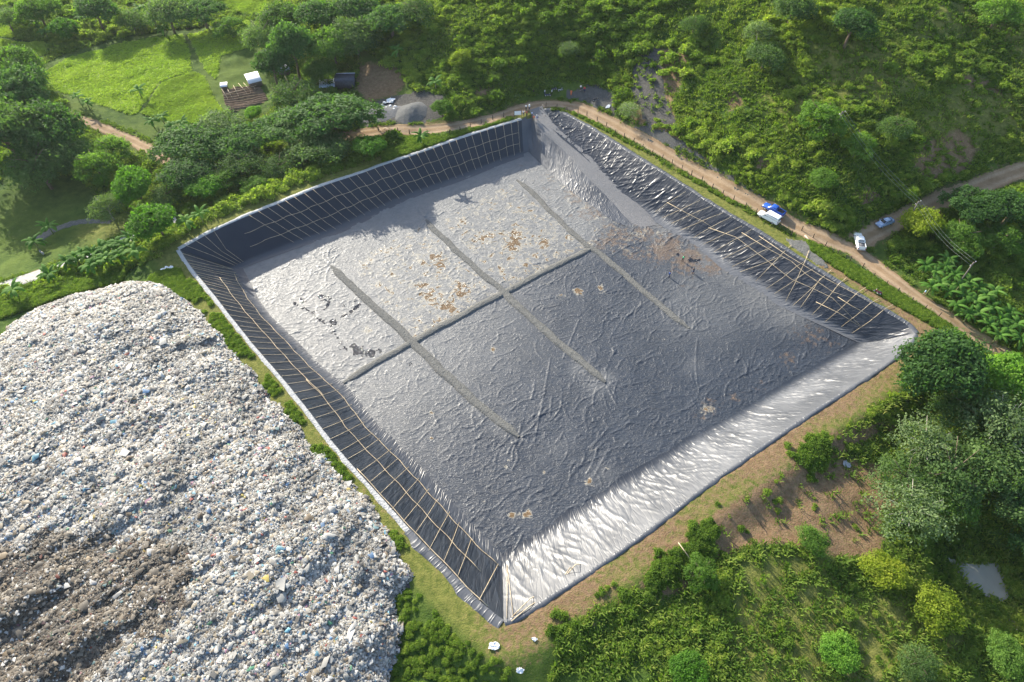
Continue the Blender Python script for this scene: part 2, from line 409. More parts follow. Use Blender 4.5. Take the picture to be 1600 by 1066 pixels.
# ------------------------------------------------------------ ground sheet
pxX, pxY = pix(XX, YY, ZT)
def mask_poly(poly, soft=10):
    """1 inside a patch of ground whose outline was read off the photo"""
    m = inpoly(pxX, pxY, poly)
    bb = np.array(poly); k_ = (pxX > bb[:, 0].min() - soft) & (pxX < bb[:, 0].max() + soft) & (pxY > bb[:, 1].min() - soft) & (pxY < bb[:, 1].max() + soft)
    out = np.zeros(pxX.shape); d = dseg(pxX[k_], pxY[k_], poly, True); ii = m[k_]
    out[k_] = np.clip(.5 + np.where(ii, d, -d) / (2 * soft), 0, 1); return out
front = (YY > -25) & (ZT < 90)
DIRT = [[(1000,915),(1020,870),(1080,825),(1170,768),(1230,732),(1330,715),(1440,740),(1450,775),(1380,800),(1380,870),(1310,872),(1230,852),(1180,850),(1110,880),(1070,925),(1030,935)],
        [(1000,120),(1030,75),(1080,70),(1075,110),(1050,160),(1060,200),(1090,240),(1120,250),(1080,262),(1010,200),(985,190)],
        [(560,100),(600,95),(640,120),(620,150),(575,160),(555,140)],
        [(600,215),(700,215),(760,195),(700,190),(600,190)],
        [(1230,740),(1260,690),(1270,680),(1390,655),(1400,670),(1300,720)],
        [(1330,300),(1360,290),(1380,310),(1350,325)],[(1130,150),(1150,140),(1165,165),(1140,175)],[(1180,245),(1205,250),(1200,270),(1180,265)],[(1500,110),(1560,130),(1570,150),(1510,135)],[(740,140),(770,135),(775,150),(745,155)],
        [(1420,250),(1440,225),(1500,200),(1530,230),(1510,270),(1450,285)]]
STONE = [[(560,165),(600,155),(660,140),(690,150),(700,180),(640,200),(560,195)],
         [(930,130),(960,150),(965,180),(990,195),(1040,205),(1080,230),(1060,255),(1010,205),(960,180),(900,150)],
         [(1105,255),(1150,280),(1200,310),(1190,325),(1140,295),(1095,265)],
         [(990,90),(1030,70),(1040,150),(1060,200),(1010,195),(985,140)]]
dirt = np.zeros(XX.shape); stone = dirt.copy(); lawn = dirt.copy()
for p in DIRT: dirt = np.maximum(dirt, mask_poly(p, 9))
for p in STONE: stone = np.maximum(stone, mask_poly(p, 7) * .95)
LAWN = [[(1160,880),(1260,860),(1330,930),(1480,930),(1510,1000),(1440,1100),(1200,1100),(1130,1010)],[(1420,200),(1500,130),(1600,150),(1600,210),(1480,230)],[(1180,150),(1260,120),(1290,160),(1230,200)],
        [(130,352),(180,347),(215,350),(232,364),(170,376),(128,372)],
        [(1400,60),(1480,0),(1700,60),(1640,140),(1540,60)],[(1260,70),(1380,60),(1440,140),(1330,170),(1280,130)]]
for p in LAWN: lawn = np.maximum(lawn, mask_poly(p, 20))
berm = np.where(near & ~_in, 1 - sstep(3.5, 6.5, DR), 0)
lawn = np.maximum(lawn, berm)
# worn earth along the berm: strong on the lower-right side and the bottom corner
se = np.where(near, np.exp(-(dseg(XX, YY, rSE[:, :2][::2]) / 7.5) ** 2), 0)
dirt = np.maximum(dirt, se * .85 * (.55 + .6 * vn(XX * .1, YY * .1, 4)))
dirt = np.maximum(dirt, np.where(near, np.exp(-(dseg(XX, YY, rSW[:, :2][::2]) / 2.2) ** 2), 0) * .5)
ne_e = W2([(1290,415),(1340,440),(1400,480),(1440,510)])
dirt = np.maximum(dirt, np.exp(-(dseg(XX, YY, ne_e[:, :2]) / 2.5) ** 2) * .75)
dirt = np.maximum(dirt, np.clip(1 - np.abs(rd) / 1.6, 0, 1) * .55)
dirt *= front; stone *= front
g_me = mesh('ground', np.stack([XX.ravel(), YY.ravel(), ZT.ravel()], 1), gridfaces(len(GX), len(GY)), [M_GROUND], True,
            {'dirt': dirt.ravel(), 'stone': stone.ravel(), 'lawn': lawn.ravel()})
tag(obj('ground', g_me), kind='structure')

def strip_road(name, key, mat, w, dz=.10, n=None):
    pl = ROADS[key] if isinstance(key, str) else key
    L = plen(pl); n = n or int(L / .6); c = resamp(pl, n)[:, :2]
    t = np.gradient(c, axis=0); t /= np.linalg.norm(t, axis=1)[:, None]; nn = np.stack([-t[:, 1], t[:, 0]], 1)
    K = 13; V = []; rut = []; ed = []
    s = np.linspace(0, L, n)
    for k_ in range(K):
        a = (k_ / (K - 1) * 2 - 1)
        ww = w * (1 + .22 * (vn(s * .25, s * 0 + (3 if a > 0 else 9), 2) - .5) * 2)
        q = c + nn * (a * ww)[:, None]
        z = Zt(q[:, 0], q[:, 1]) + dz - (.16 if abs(a) == 1 else 0)
        r = np.exp(-((abs(a) - .42) / .14) ** 2)
        V.append(np.c_[q, z - .05 * r]); rut.append(np.full(n, r)); ed.append(np.full(n, sstep(.5, 1, abs(a)) + .25 * (abs(a) < .12)))
    V = np.array(V)
    f = gridfaces(n, K)
    return tag(obj(name, mesh(name, V.reshape(-1, 3), f, [mat], True, {'rut': np.array(rut).ravel(), 'edge': np.array(ed).ravel()})), kind='structure')
strip_road('dirt_road', 'main', M_ROAD, 2.3)
strip_road('side_road', 'branch', M_ROAD, 2.6, .125)
strip_road('valley_road', 'valley', M_ROAD, 2.0)
strip_road('concrete_lane', 'lane', M_CONC, 2.1)

def drape(name, poly, mat, step=.5, dz=.14, hump=None, rough=.8, kind='structure', pixel=True, zflat=None):
    """a patch laid on the ground inside an outline read off the photo"""
    w = PTs(poly)[:, :2] if pixel else np.array(poly)
    x0, y0 = w.min(0) - 1; x1, y1 = w.max(0) + 1
    gx = np.arange(x0, x1, step); gy = np.arange(y0, y1, step); X, Y = np.meshgrid(gx, gy)
    wx = X + (fbm(X * .5, Y * .5, 3) - .5) * rough * 3; wy = Y + (fbm(X * .5, Y * .5, 13) - .5) * rough * 3
    ins = inpoly(wx, wy, w); d = dseg(wx, wy, w, True)
    Z = Zt(X, Y) + dz if zflat is None else np.full(X.shape, zflat)
    if hump: Z = Z + hump(X, Y, d)
    Z = np.where(ins, Z, Z - .25) if zflat is None else Z
    f = gridfaces(len(gx), len(gy)); keep = ins.ravel()[f].any(1) if zflat is None else ins.ravel()[f].all(1)
    f = f[keep]; u, inv = np.unique(f, return_inverse=True); V = np.stack([X, Y, Z], -1).reshape(-1, 3)[u]
    o = obj(name, mesh(name, V, inv.reshape(f.shape), [mat], True))
    if kind: o['kind'] = kind
    return o
# ------------------------------------------------------------ the lined pit
liner = thing('pit_liner', 'huge creased black plastic sheet lining the square landfill pit', 'pit liner', (0, 100, 0))
liner.location = (0, 0, 0)
def prof(v):
    return 1 - .085 * np.log1p(np.exp((1 - np.asarray(v, float)) / .085))
def stamps(n, L, D, step, rs, num, am, asd, l0, l1, h0, h1, w0, w1, uw=None, seed=1):
    r = R_(seed); rows = int(D / rs) + 2; Hm = np.zeros((rows, n)); U = np.arange(n) * step
    for _ in range(num):
        u = r.rand() * L; d = r.rand() * D
        if uw and r.rand() > uw(u / L): continue
        a = math.radians(r.normal(am, asd)); l = r.uniform(l0, l1); k = np.linspace(0, 1, 5); bd = r.uniform(-.15, .15) * l
        fu = u + l * math.cos(a) * k - math.sin(a) * bd * np.sin(k * PI); fd = d + l * math.sin(a) * k + math.cos(a) * bd * np.sin(k * PI)
        i0 = max(0, int((fu.min() - .8) / step)); i1 = min(n, int((fu.max() + .8) / step)); j0 = max(0, int((fd.min() - .8) / rs)); j1 = min(rows, int((fd.max() + .8) / rs))
        if i1 - i0 < 2 or j1 - j0 < 2: continue
        gu, gd = np.meshgrid(U[i0:i1], np.arange(j0, j1) * rs); dd_ = dseg(gu, gd, np.c_[fu, fd])
        Hm[j0:j1, i0:i1] += r.uniform(h0, h1) * np.exp(-(dd_ / r.uniform(w0, w1)) ** 2)
    return Hm
def strip(name, top, bot, mat, wr=1.0, fold=.12, seed=0, nrow=44, over=.25, dust_glare_f=None, diag=.4, par=liner, step=.25, freq=.9, soft=True, stamp=None):
    over = 1.9 if soft else over
    n = int(max(plen(top), plen(bot)) / step); a = resamp(top, n); b = resamp(bot, n)
    L = plen(top); V = []; S = []; Wd = []; DU = []
    u = np.linspace(0, L, n); ln = np.linalg.norm(b - a, axis=1)
    nrm = np.cross(np.gradient(a, axis=0), b - a); nrm /= np.linalg.norm(nrm, axis=1)[:, None] + 1e-9
    nrm *= np.sign(nrm[:, 2:3])
    tot = nrow; D_ = float(ln.max()) * (1 + over / 9)
    SM = stamps(n, L, D_, L / n, D_ / (nrow - 1), **stamp) if stamp else None
    for i in range(tot):
        v = i / (tot - 1) * (1 + over / 9)
        p = a + (b - a) * v; p[:, 2] = a[:, 2] + (b[:, 2] - a[:, 2]) * (prof(v) if soft else min(v, 1.02))
        d = v * ln
        sag = -.10 * math.sin(min(v, 1) * PI)
        r = ridge(u * freq + d * diag + 1.5 * vn(u * .2, d * .3, 4), d * .16, seed) * vn(u * .12, d * .12, seed + 5)
        r2 = ridge(u * freq * 2.1 - d * diag * .5, d * .3, seed + 9) * .4
        wv = wr(u / L) if callable(wr) else wr
        env = min(1, v * 6) * min(1, max(0, (1.16 - v)) * 6) if v < 1.16 else 0
        hh = sag + fold * wv * (r + r2) * env + .05 * (vn(u * .8, d * .8, seed + 2) - .5) * env
        if SM is not None: hh = hh + SM[min(i, SM.shape[0] - 1)] * env
        V.append(p + nrm * hh[:, None] if isinstance(hh, np.ndarray) else p)
        S.append(np.c_[u, d, u * 0]); Wd.append(np.full(n, 1.) * wv)
        DU.append(dust_glare_f(u / L, np.full(n, v)) if dust_glare_f else np.zeros(n))
    V = np.array(V).reshape(-1, 3)
    f = gridfaces(n, tot)
    o = obj(name, mesh(name, V, f, [mat], True, {'suv': np.array(S).reshape(-1, 3), 'wr': np.array(Wd).ravel(), 'dust': np.array(DU).ravel()}), par)
    return o
toe_dust = lambda u, v: .55 * sstep(.72, 1, v) + .1
strip('side_slope', rNW, tNW, M_SLOPE, .12, .10, 1, dust_glare_f=lambda u, v: .25 * sstep(.9, 1, v))['label'] = 'shaded far-left slope of the liner, smooth and almost black'
strip('side_slope', rNE, tNE, M_SLOPE, lambda u: .35 + 0 * u, .06, 2, dust_glare_f=lambda u, v: .6 * sstep(.8, 1, v) * sstep(.3, .5, u) + .04, diag=-.75, freq=.42, step=.17, nrow=64, stamp=dict(num=800, am=124, asd=15, l0=2.5, l1=9, h0=.03, h1=.085, w0=.13, w1=.22, uw=lambda u: .22 + .78 * float(sstep(.5, .2, u)) + .5 * float(sstep(.9, 1, u)), seed=5))['label'] = 'dark liner slope with loose diagonal folds beside the dirt road'
strip('side_slope', rSE, tSE, M_SLOPE, .32, .16, 3, dust_glare_f=lambda u, v: (.34 + .40 * vn(u * 30, v * 3, 3)) * sstep(1.18, .85, v), diag=.4, freq=.5, step=.18, nrow=60, stamp=dict(num=560, am=70, asd=12, l0=2, l1=8.5, h0=.025, h1=.085, w0=.17, w1=.36, seed=12))['label'] = 'silvery sunlit liner slope on the near right side'  # dust raised here so the pale colour carries the sun glare
strip('side_slope', rSW, tSW, M_SLOPE, .5, .14, 4, dust_glare_f=lambda u, v: .15 * sstep(.8, 1, v) + .10 * vn(u * 40, v * 2, 8), diag=.1, step=.2, stamp=dict(num=260, am=88, asd=14, l0=1.5, l1=6, h0=.02, h1=.07, w0=.12, w1=.22, seed=9))['label'] = 'charcoal liner slope along the rubbish heap'
# ramp embankment and ramp
eT = W2([(815,187,0),(824,182,0),(831,178,-.05),(846,203,-.85),(871,225,-1.8),(886,240,-2.3),(905,262,-2.9),(927,287,-3.6),(955,312,-4.3),(972,334,-4.8),(990,352,-5)], 0, 1.2)
eB = W2([(818,240),(822,238),(826,237),(839,250),(858,269),(872,282),(889,297),(920,318),(942,334),(962,347),(985,356)], FZ)
strip('ramp_embankment', eT, eB, M_SLOPE, .3, .05, 6, dust_glare_f=lambda u, v: .30 + .25 * vn(u * 20, v * 4, 5), diag=.3, over=.3, soft=False, step=.17, nrow=56, stamp=dict(num=260, am=70, asd=30, l0=.8, l1=4, h0=.02, h1=.055, w0=.13, w1=.24, seed=8))['label'] = 'creased liner bank falling from the ramp to the pit floor'
# rim flap (anchor trench edge)
def flap(name, pl, w, mat, dz=.07):
    n = int(plen(pl) / .35); c = resamp(pl, n); t = np.gradient(c[:, :2], axis=0); t /= np.linalg.norm(t, axis=1)[:, None]
    nn = np.stack([t[:, 1], -t[:, 0]], 1)
    m_ = c[n // 2, :2] + nn[n // 2] * 1.0
    if inpoly(np.array([m_[0]]), np.array([m_[1]]), RIM)[0]: nn = -nn
    V = []; s = np.arange(n) * .35
    for k_, (a, z) in enumerate(((-.12, -.06), (0, .05), (.35, dz + .03), (.75, dz), (1.0, -.12))):
        ww = w * (.8 + .5 * vn(s * .5, s * 0 + k_, 4)) * a
        V.append(np.c_[c[:, :2] + nn * ww[:, None], z + .09 * (vn(s * 1.6, s * 0 + 2 * k_, 3) - .3) * (0 < a < 1)])
    V = np.array(V).reshape(-1, 3)
    return obj(name, mesh(name, V, gridfaces(n, 5), [mat], True, {'suv': np.c_[np.tile(s, 5), V[:, 2] * 3, V[:, 2]], 'wr': np.ones(len(V)), 'dust': np.full(len(V), .5)}), liner)
M_EDGE = mat_gravel('dusty_liner_edge', (.25, .25, .25), (.52, .52, .50), 3)
flap('rim_flap', rNW, .9, M_EDGE)['label'] = 'pale dusty edge of the liner along the far-left rim'
flap('rim_flap', rNE, 1.0, M_SLOPE)
flap('rim_flap', rSE, .8, M_SLOPE)
flap('rim_flap', rSW[:len(rSW) // 3], 1.4, M_SLOPE); flap('rim_flap', rSW[len(rSW) // 3 - 1:], .8, M_EDGE)
# floor
gx = np.arange(TOE[:, 0].min() - 2, TOE[:, 0].max() + 2, .17); gy = np.arange(TOE[:, 1].min() - 2, TOE[:, 1].max() + 2, .17)
X, Y = np.meshgrid(gx, gy)
inT = inpoly(X, Y, TOE); dT = dseg(X, Y, TOE[::1], True); near_in = inT | (dT < 1.2)
PX, PY = pix(X, Y, FZ + 0 * X)
Z = FZ + .22 * (fbm(X * .05, Y * .05, 21, 3) - .5) + .07 * (vn(X * .35, Y * .35, 22) - .5)
w1 = X * .76 + Y * .65; w2 = -X * .65 + Y * .76          # photo's crease direction
wob = 1.8 * vn(w1 * .15, w2 * .15, 31)
right = sstep(-200, 150, (PX - 800) + (PY - 480) * .9)      # longer straighter folds on the lower right
def add_fold(x0, y0, ang, L, h, wd):
    n = max(4, int(L / .6)); t = np.linspace(0, 1, n); bend = rng.uniform(-.18, .18) * L
    fx = x0 + math.cos(ang) * L * t - math.sin(ang) * bend * np.sin(t * PI); fy = y0 + math.sin(ang) * L * t + math.cos(ang) * bend * np.sin(t * PI)
    i0, i1 = np.searchsorted(gx, [fx.min() - 1, fx.max() + 1]); j0, j1 = np.searchsorted(gy, [fy.min() - 1, fy.max() + 1])
    if i1 - i0 < 2 or j1 - j0 < 2: return
    sx = X[j0:j1, i0:i1]; sy = Y[j0:j1, i0:i1]
    d = dseg(sx, sy, np.c_[fx, fy]); Z[j0:j1, i0:i1] += h * np.exp(-(d / wd) ** 2)
fa = rng.uniform(-65, 72, 20000); fb = rng.uniform(45, 150, 20000); kk = inpoly(fa, fb, TOE); fa = fa[kk]; fb = fb[kk]
fpx, fpy = pix(fa, fb, FZ + 0 * fa); frr = sstep(-200, 150, (fpx - 800) + (fpy - 480) * .9)
dn = vn(fa * .12, fb * .12, 25)
for i in range(len(fa)):
    rr = frr[i]; j0 = rng.rand()
    if j0 > .35 + .9 * dn[i] - .25 * rr: continue
    big_ = rng.rand() < .05 + .06 * rr
    an = math.radians(rng.normal(44 if rr > .5 else 12, 30 if rr > .5 else 40))
    if big_: add_fold(fa[i], fb[i], an, rng.uniform(2.0, 4.5) * (.7 + .7 * rr), rng.uniform(.045, .085), rng.uniform(.12, .17))
    else: add_fold(fa[i], fb[i], an, rng.uniform(.5, 1.9), rng.uniform(.022, .056), rng.uniform(.11, .155))
for (px_, py_, n_f) in ((810,684,9),(946,600,7),(1079,518,6),(518,413,8),(666,342,9),(785,880,6)):   # creases radiating from the strip ends
    c_ = P(px_, py_, FZ)
    for i in range(n_f):
        an = rng.uniform(0, 2 * PI); add_fold(c_[0] + .8 * math.cos(an), c_[1] + .8 * math.sin(an), an, rng.uniform(2.0, 5), .10, .17)
for (a_, b_) in (((700,790),(640,900)),((860,560),(835,690)),((905,500),(880,560)),((1060,470),(1090,515)),((1090,530),(1090,600)),((800,690),(800,735)),((900,720),(940,755))):
    q0 = P(*a_, FZ); q1 = P(*b_, FZ); add_fold(q0[0], q0[1], math.atan2(q1[1] - q0[1], q1[0] - q0[0]), float(np.hypot(*(q1 - q0)[:2])), .08, .17)
def blobs(lst):
    m_ = np.zeros(X.shape)
    for (a, b, r, s) in lst: m_ = np.maximum(m_, s * np.exp(-(((PX - a) / r) ** 2 + ((PY - b) / (r * .75)) ** 2)))
    return m_
mud = 1.08 * blobs([(805,378,34,.62),(765,345,30,.40),(830,345,26,.38),(760,372,26,.58),(850,380,20,.55),(790,400,22,.42),(675,465,32,.60),(720,452,28,.60),(700,478,28,.62),(660,445,20,.55),(690,412,26,.50),(655,410,20,.5),(680,400,18,.6),
             (770,425,25,.30),(845,425,20,.28),(770,320,20,.42),(720,348,16,.45),(600,470,30,.25),(610,410,18,.32),(580,520,14,.5),(905,455,10,.62),(880,462,9,.45),(940,450,9,.5),(640,440,22,.3),(780,330,18,.3),
             (920,385,14,.45),(770,545,7,.6),(690,580,5,.45),(675,645,6,.5),(675,685,5,.5),(820,805,12,.64),(800,806,8,.6),(790,730,5,.55),(920,752,9,.66),(950,732,6,.6),(1105,640,12,.45),(850,740,5,.5),(795,720,4,.5)])
for poly_ in ([(690,345),(800,285),(915,385),(790,452)],[(545,412),(660,352),(780,458),(645,528)],[(850,275),(1000,345),(1100,400),(960,400)]): mud = np.maximum(mud, (.34 if poly_[0][0] != 850 else .25) * inpoly(PX, PY, poly_))
soil = 1.15 * blobs([(860,280,30,.42),(900,305,34,.55),(930,330,34,.55),(895,335,24,.45),(850,300,30,.35),(960,370,40,.62),(1010,365,34,.6),(1040,390,44,.75),(1075,405,40,.75),(1115,415,30,.7),(985,395,26,.55),(940,380,20,.6),(1020,345,24,.55),
              (1270,525,45,.48),(1230,560,26,.5),(1300,540,26,.40),(1110,635,26,.48),(1150,620,22,.42),(1190,600,22,.42),(1090,650,20,.45),(1240,520,24,.4),(815,260,20,.3),(1005,400,26,.5),(870,860,8,.3),(812,863,9,.72),(1075,440,30,.35)])
wet = 1.22 * blobs([(510,470,16,.55),(470,470,14,.45),(490,490,14,.50),(525,505,14,.62),(520,520,12,.5),(545,540,16,.66),(560,548,16,.72),(580,552,14,.75),(590,548,10,.7),(505,465,10,.6),(540,478,14,.5),(555,470,10,.45),(440,470,14,.4),(580,555,9,.9),(1085,405,16,.62),(1060,395,14,.45),(640,570,7,.55)])
for pl_ in ([(455,472),(485,488),(505,503),(522,515),(528,535),(555,540),(575,552),(592,548)],[(520,508),(545,490),(562,476)],[(500,462),(515,472),(508,484)]):
    wet = np.maximum(wet, .66 * np.exp(-(dseg(PX, PY, pl_) / 5.0) ** 2))
# dried film plus painted sun glare, far-left bays and left of the cross strip
cr_l = (PY - 598) + (PX - 540) * .533
pale = sstep(30, -50, cr_l) * sstep(1000, 900, PX - (PY - 300) * .1) * .85
pale = np.maximum(pale, sstep(260, -20, cr_l) * sstep(980, 600, PX) * .72)
pale = np.maximum(pale, blobs([(1190,460,60,.55),(1150,430,50,.5),(1110,400,50,.55),(1040,350,40,.6),(1230,490,40,.5),(1100,470,90,.35),(640,600,90,.35),(930,600,20,.45),(905,575,18,.38),(700,600,26,.45),(740,635,26,.42),(780,665,20,.42),(945,590,13,.55),(1075,512,12,.45),(1085,570,20,.2),(940,740,24,.25),(870,700,22,.15),(1000,330,40,.7),(960,310,50,.6)]))  # dust along the slope foot; painted sheen spots at the strip ends
f = gridfaces(len(gx), len(gy)); f = f[near_in.ravel()[f].all(1)]; u_, inv = np.unique(f, return_inverse=True)
Z = np.where(inT, Z, FZ - .1)
V = np.stack([X, Y, Z], -1).reshape(-1, 3)[u_]
o = obj('floor_sheet', mesh('floor_sheet', V, inv.reshape(f.shape), [M_FLOOR], True,
    {'mud': mud.ravel()[u_], 'soil': soil.ravel()[u_], 'wet': wet.ravel()[u_], 'pale': pale.ravel()[u_]}), liner)
def Zfl(x, y):
    i = np.clip(((np.asarray(x) - gx[0]) / .17).astype(int), 0, len(gx) - 1); j = np.clip(((np.asarray(y) - gy[0]) / .17).astype(int), 0, len(gy) - 1)
    return Z[j, i]
# ramp surface
rL = W2([(829,172,.15),(833,179,-.02),(848,203,-.8),(873,225,-1.75),(888,240,-2.25),(907,262,-2.85),(929,287,-3.55),(957,312,-4.25),(974,334,-4.75),(1000,356,-5.1)], 0, 1.2)
rR = W2([(848,166,.15),(852,176,-.02),(874,203,-.75),(909,231,-1.7),(934,253,-2.4),(959,281,-3.2),(984,306,-4.0),(1005,324,-4.5),(1018,338,-4.85),(1030,352,-5.1)], 0, 1.2)
n = 120; a = resamp(smooth(rL, 1), n); b = resamp(smooth(rR, 1), n); V = []
ab_ = (b - a) / np.linalg.norm(b - a, axis=1)[:, None]; a = a - ab_ * .45; b = b + ab_ * .15; s = np.arange(n) * .5
for k_ in range(11):
    t = k_ / 10; t += (  .05 * (vn(s * .3, s * 0 + 3 * (k_ > 5), 8) - .5) * (1 if k_ in (0, 1, 9, 10) else 0)); t = np.asarray(t).reshape(-1, 1) * np.ones((n, 1)); q = a * (1 - t) + b * t; t = k_ / 10; q[:, 2] += .10 * math.sin(t * PI) + .05 * (vn(s, s * 0 + k_, 5) - .5) - (.2 if k_ in (0, 10) else 0) + .05
    V.append(q)
V = np.array(V).reshape(-1, 3); V = np.r_[V]
ft = {'rut': np.tile(0., len(V)), 'edge': np.tile(0., len(V))}
tag(obj('ramp', mesh('ramp', V, gridfaces(n, 11), [M_RAMP], True, ft)), kind='structure')

# gravel drain strips on the pit floor
def drain(px_pts, w, label, hgt=.32, seed=0):
    pl = smooth(W2(px_pts, FZ), 2)[:, :2]; n = int(plen(pl) / .25); c = resamp(pl, n); s = np.arange(n) * .25
    c = c + np.c_[(vn(s * .2, s * 0, seed) - .5), (vn(s * .2, s * 0 + 5, seed) - .5)] * .5
    t = np.gradient(c, axis=0); t /= np.linalg.norm(t, axis=1)[:, None]; nn = np.stack([-t[:, 1], t[:, 0]], 1); V = []
    e = np.minimum(1, np.minimum(s, s[-1] - s) / 4 + .35)
    for k_ in range(9):
        a_ = k_ / 4 - 1; ww = w * e * (1 + .35 * (vn(s * .5, s * 0 + 7 * (a_ > 0), seed + 1) - .5))
        q = c + nn * (a_ * ww)[:, None]
        z = FZ + .10 + (.62 * hgt * e * (1 - a_ * a_) + .10 * (vn(s * 1.4, s * 0 + k_ * 1.3, seed + 2) - .5)) - (.35 if abs(a_) == 1 else 0)
        V.append(np.c_[q, z])
    tag(obj('gravel_strip', mesh('gravel_strip', np.array(V).reshape(-1, 3), gridfaces(n, 9), [M_GRAVEL], True)), label, 'gravel strip')
drain([(517,416),(540,440),(575,470),(610,502),(641,531),(680,570),(740,625),(785,663),(809,684)], 1.05, 'long grey gravel strip nearest the rubbish heap on the pit floor', seed=1)
drain([(667,344),(690,372),(730,408),(785,456),(830,498),(890,550),(946,598)], .92, 'grey gravel strip running down the middle of the pit floor', .33, 2)
drain([(808,282),(840,310),(880,352),(925,389),(980,430),(1035,480),(1078,515)], .80, 'brownish gravel strip nearest the ramp on the pit floor', .26, 3)
drain([(538,600),(580,572),(620,548),(645,533),(700,505),(787,458),(850,424),(900,401),(926,389)], .9, 'grey gravel strip crossing the three others on the pit floor', .30, 4)

# ------------------------------------------------------------ bamboo lattices
def tube(pts, r, sides=5, taper=1.0):
    pts = np.asarray(pts, float); n = len(pts); V = []; F = []
    tg = np.gradient(pts, axis=0) if n > 2 else np.repeat((pts[1] - pts[0])[None], n, 0)
    for i in range(n):
        t = tg[i] / (np.linalg.norm(tg[i]) + 1e-9); up = np.array([0, 0, 1.]) if abs(t[2]) < .95 else np.array([1., 0, 0])
        a = np.cross(t, up); a /= np.linalg.norm(a); b = np.cross(a, t)
        rr = r if np.isscalar(r) else r[i]
        if np.isscalar(r): rr = r * (1 + (taper - 1) * i / max(1, n - 1))
        for k_ in range(sides):
            an = 2 * PI * k_ / sides; V.append(pts[i] + rr * (math.cos(an) * a + math.sin(an) * b))
    for i in range(n - 1):
        for k_ in range(sides):
            k2 = (k_ + 1) % sides; F.append((i * sides + k_, i * sides + k2, (i + 1) * sides + k2, (i + 1) * sides + k_))
    F.append(tuple(range(sides))[::-1]); F.append(tuple(range((n - 1) * sides, n * sides)))
    return V, F
def pole(pts, r=.055, parent=None, mat=None, name='pole', taper=.7):
    V, F = tube(pts, r, 5, taper); return obj(name, mesh(name, V, F, [mat or M_BAMBOO]), parent)
def on_slope(top, bot, u, v, lift=.12):
    n = 400; a = resamp(top, n); b = resamp(bot, n); i = int(np.clip(u, 0, 1) * (n - 1)); p = a[i] + (b[i] - a[i]) * v; p[2] = a[i][2] + (b[i][2] - a[i][2]) * (float(prof(v)) if v > 0 else 0)
    p = p.copy(); p[2] += lift + .02; 
    if v < 0: p[2] = lift
    return p
def rail(lat, top, bot, u0, u1, v, n=30, r=.06, wob=.02, lift=.16):
    us = np.linspace(u0, u1, n); pts = np.array([on_slope(top, bot, u, v + wob * math.sin(i * 1.3) + rng.uniform(-1, 1) * wob * .5, lift) for i, u in enumerate(us)])
    return pole(pts, r, lat, taper=.9)
lat = thing('bamboo_lattice', 'tidy grid of thin bamboo poles on the shaded far-left slope', 'bamboo lattice')
N1 = 37
for i in range(N1):
    u = .085 + (i / (N1 - 1)) * .905; du = rng.uniform(-.002, .002)
    pts = [on_slope(rNW, tNW, u + du, v) for v in np.linspace(0.01, 1.0 + rng.uniform(-.04, .05), 5)]
    if i < 4: pts = [np.array(on_slope(rNW, tNW, .02 + i * .025, .0)), on_slope(rNW, tNW, .02 + i * .012, .5), on_slope(rNW, tNW, .012 + i * .008, .97)]
    pole(pts, .05, lat)
for v, u0 in ((.36, .13), (.68, .10)):
    rail(lat, rNW, tNW, u0, .985, v, 60, .05, .012)
pole([on_slope(rSW, tSW, .985, 0.02), on_slope(rSW, tSW, .99, .98)], .055, lat)
lat = thing('bamboo_lattice', 'long bamboo grid of closely set crossbars on the slope beside the rubbish heap', 'bamboo lattice')
N2 = 44
for i in range(N2):
    t_ = i / (N2 - 1); u = .085 + .89 * t_ * (1.55 - .55 * t_) + rng.uniform(-.003, .003)
    sh = .02 * (u - .3)
    v0 = rng.uniform(-.02, .06); v1 = rng.uniform(.93, 1.12)
    if i % 9 == 4: v1 += .15
    pole([on_slope(rSW, tSW, u - sh, v0, .1), on_slope(rSW, tSW, u, .5, .12), on_slope(rSW, tSW, u + sh, min(v1, 1.0), .12)], .045, lat)
rail(lat, rSW, tSW, .03, .33, .04, 24, .075, .006); rail(lat, rSW, tSW, .05, .56, .52, 40, .06, .012); rail(lat, rSW, tSW, .5, .93, .55, 34, .06, .012)
rail(lat, rSW, tSW, .01, .97, .93, 70, .065, .014)
pole([on_slope(rSW, tSW, .045, .02), on_slope(rSW, tSW, .012, .96)], .07, lat)
pole([on_slope(rSE, tSE, .997, .02), on_slope(rSE, tSE, .992, .97)], .06, lat); pole([on_slope(rSE, tSE, .985, .0), on_slope(rSE, tSE, .99, .93)], .05, lat)
lat = thing('bamboo_lattice', 'uneven grid of thick bamboo poles on the folded slope beside the dirt road', 'bamboo lattice')
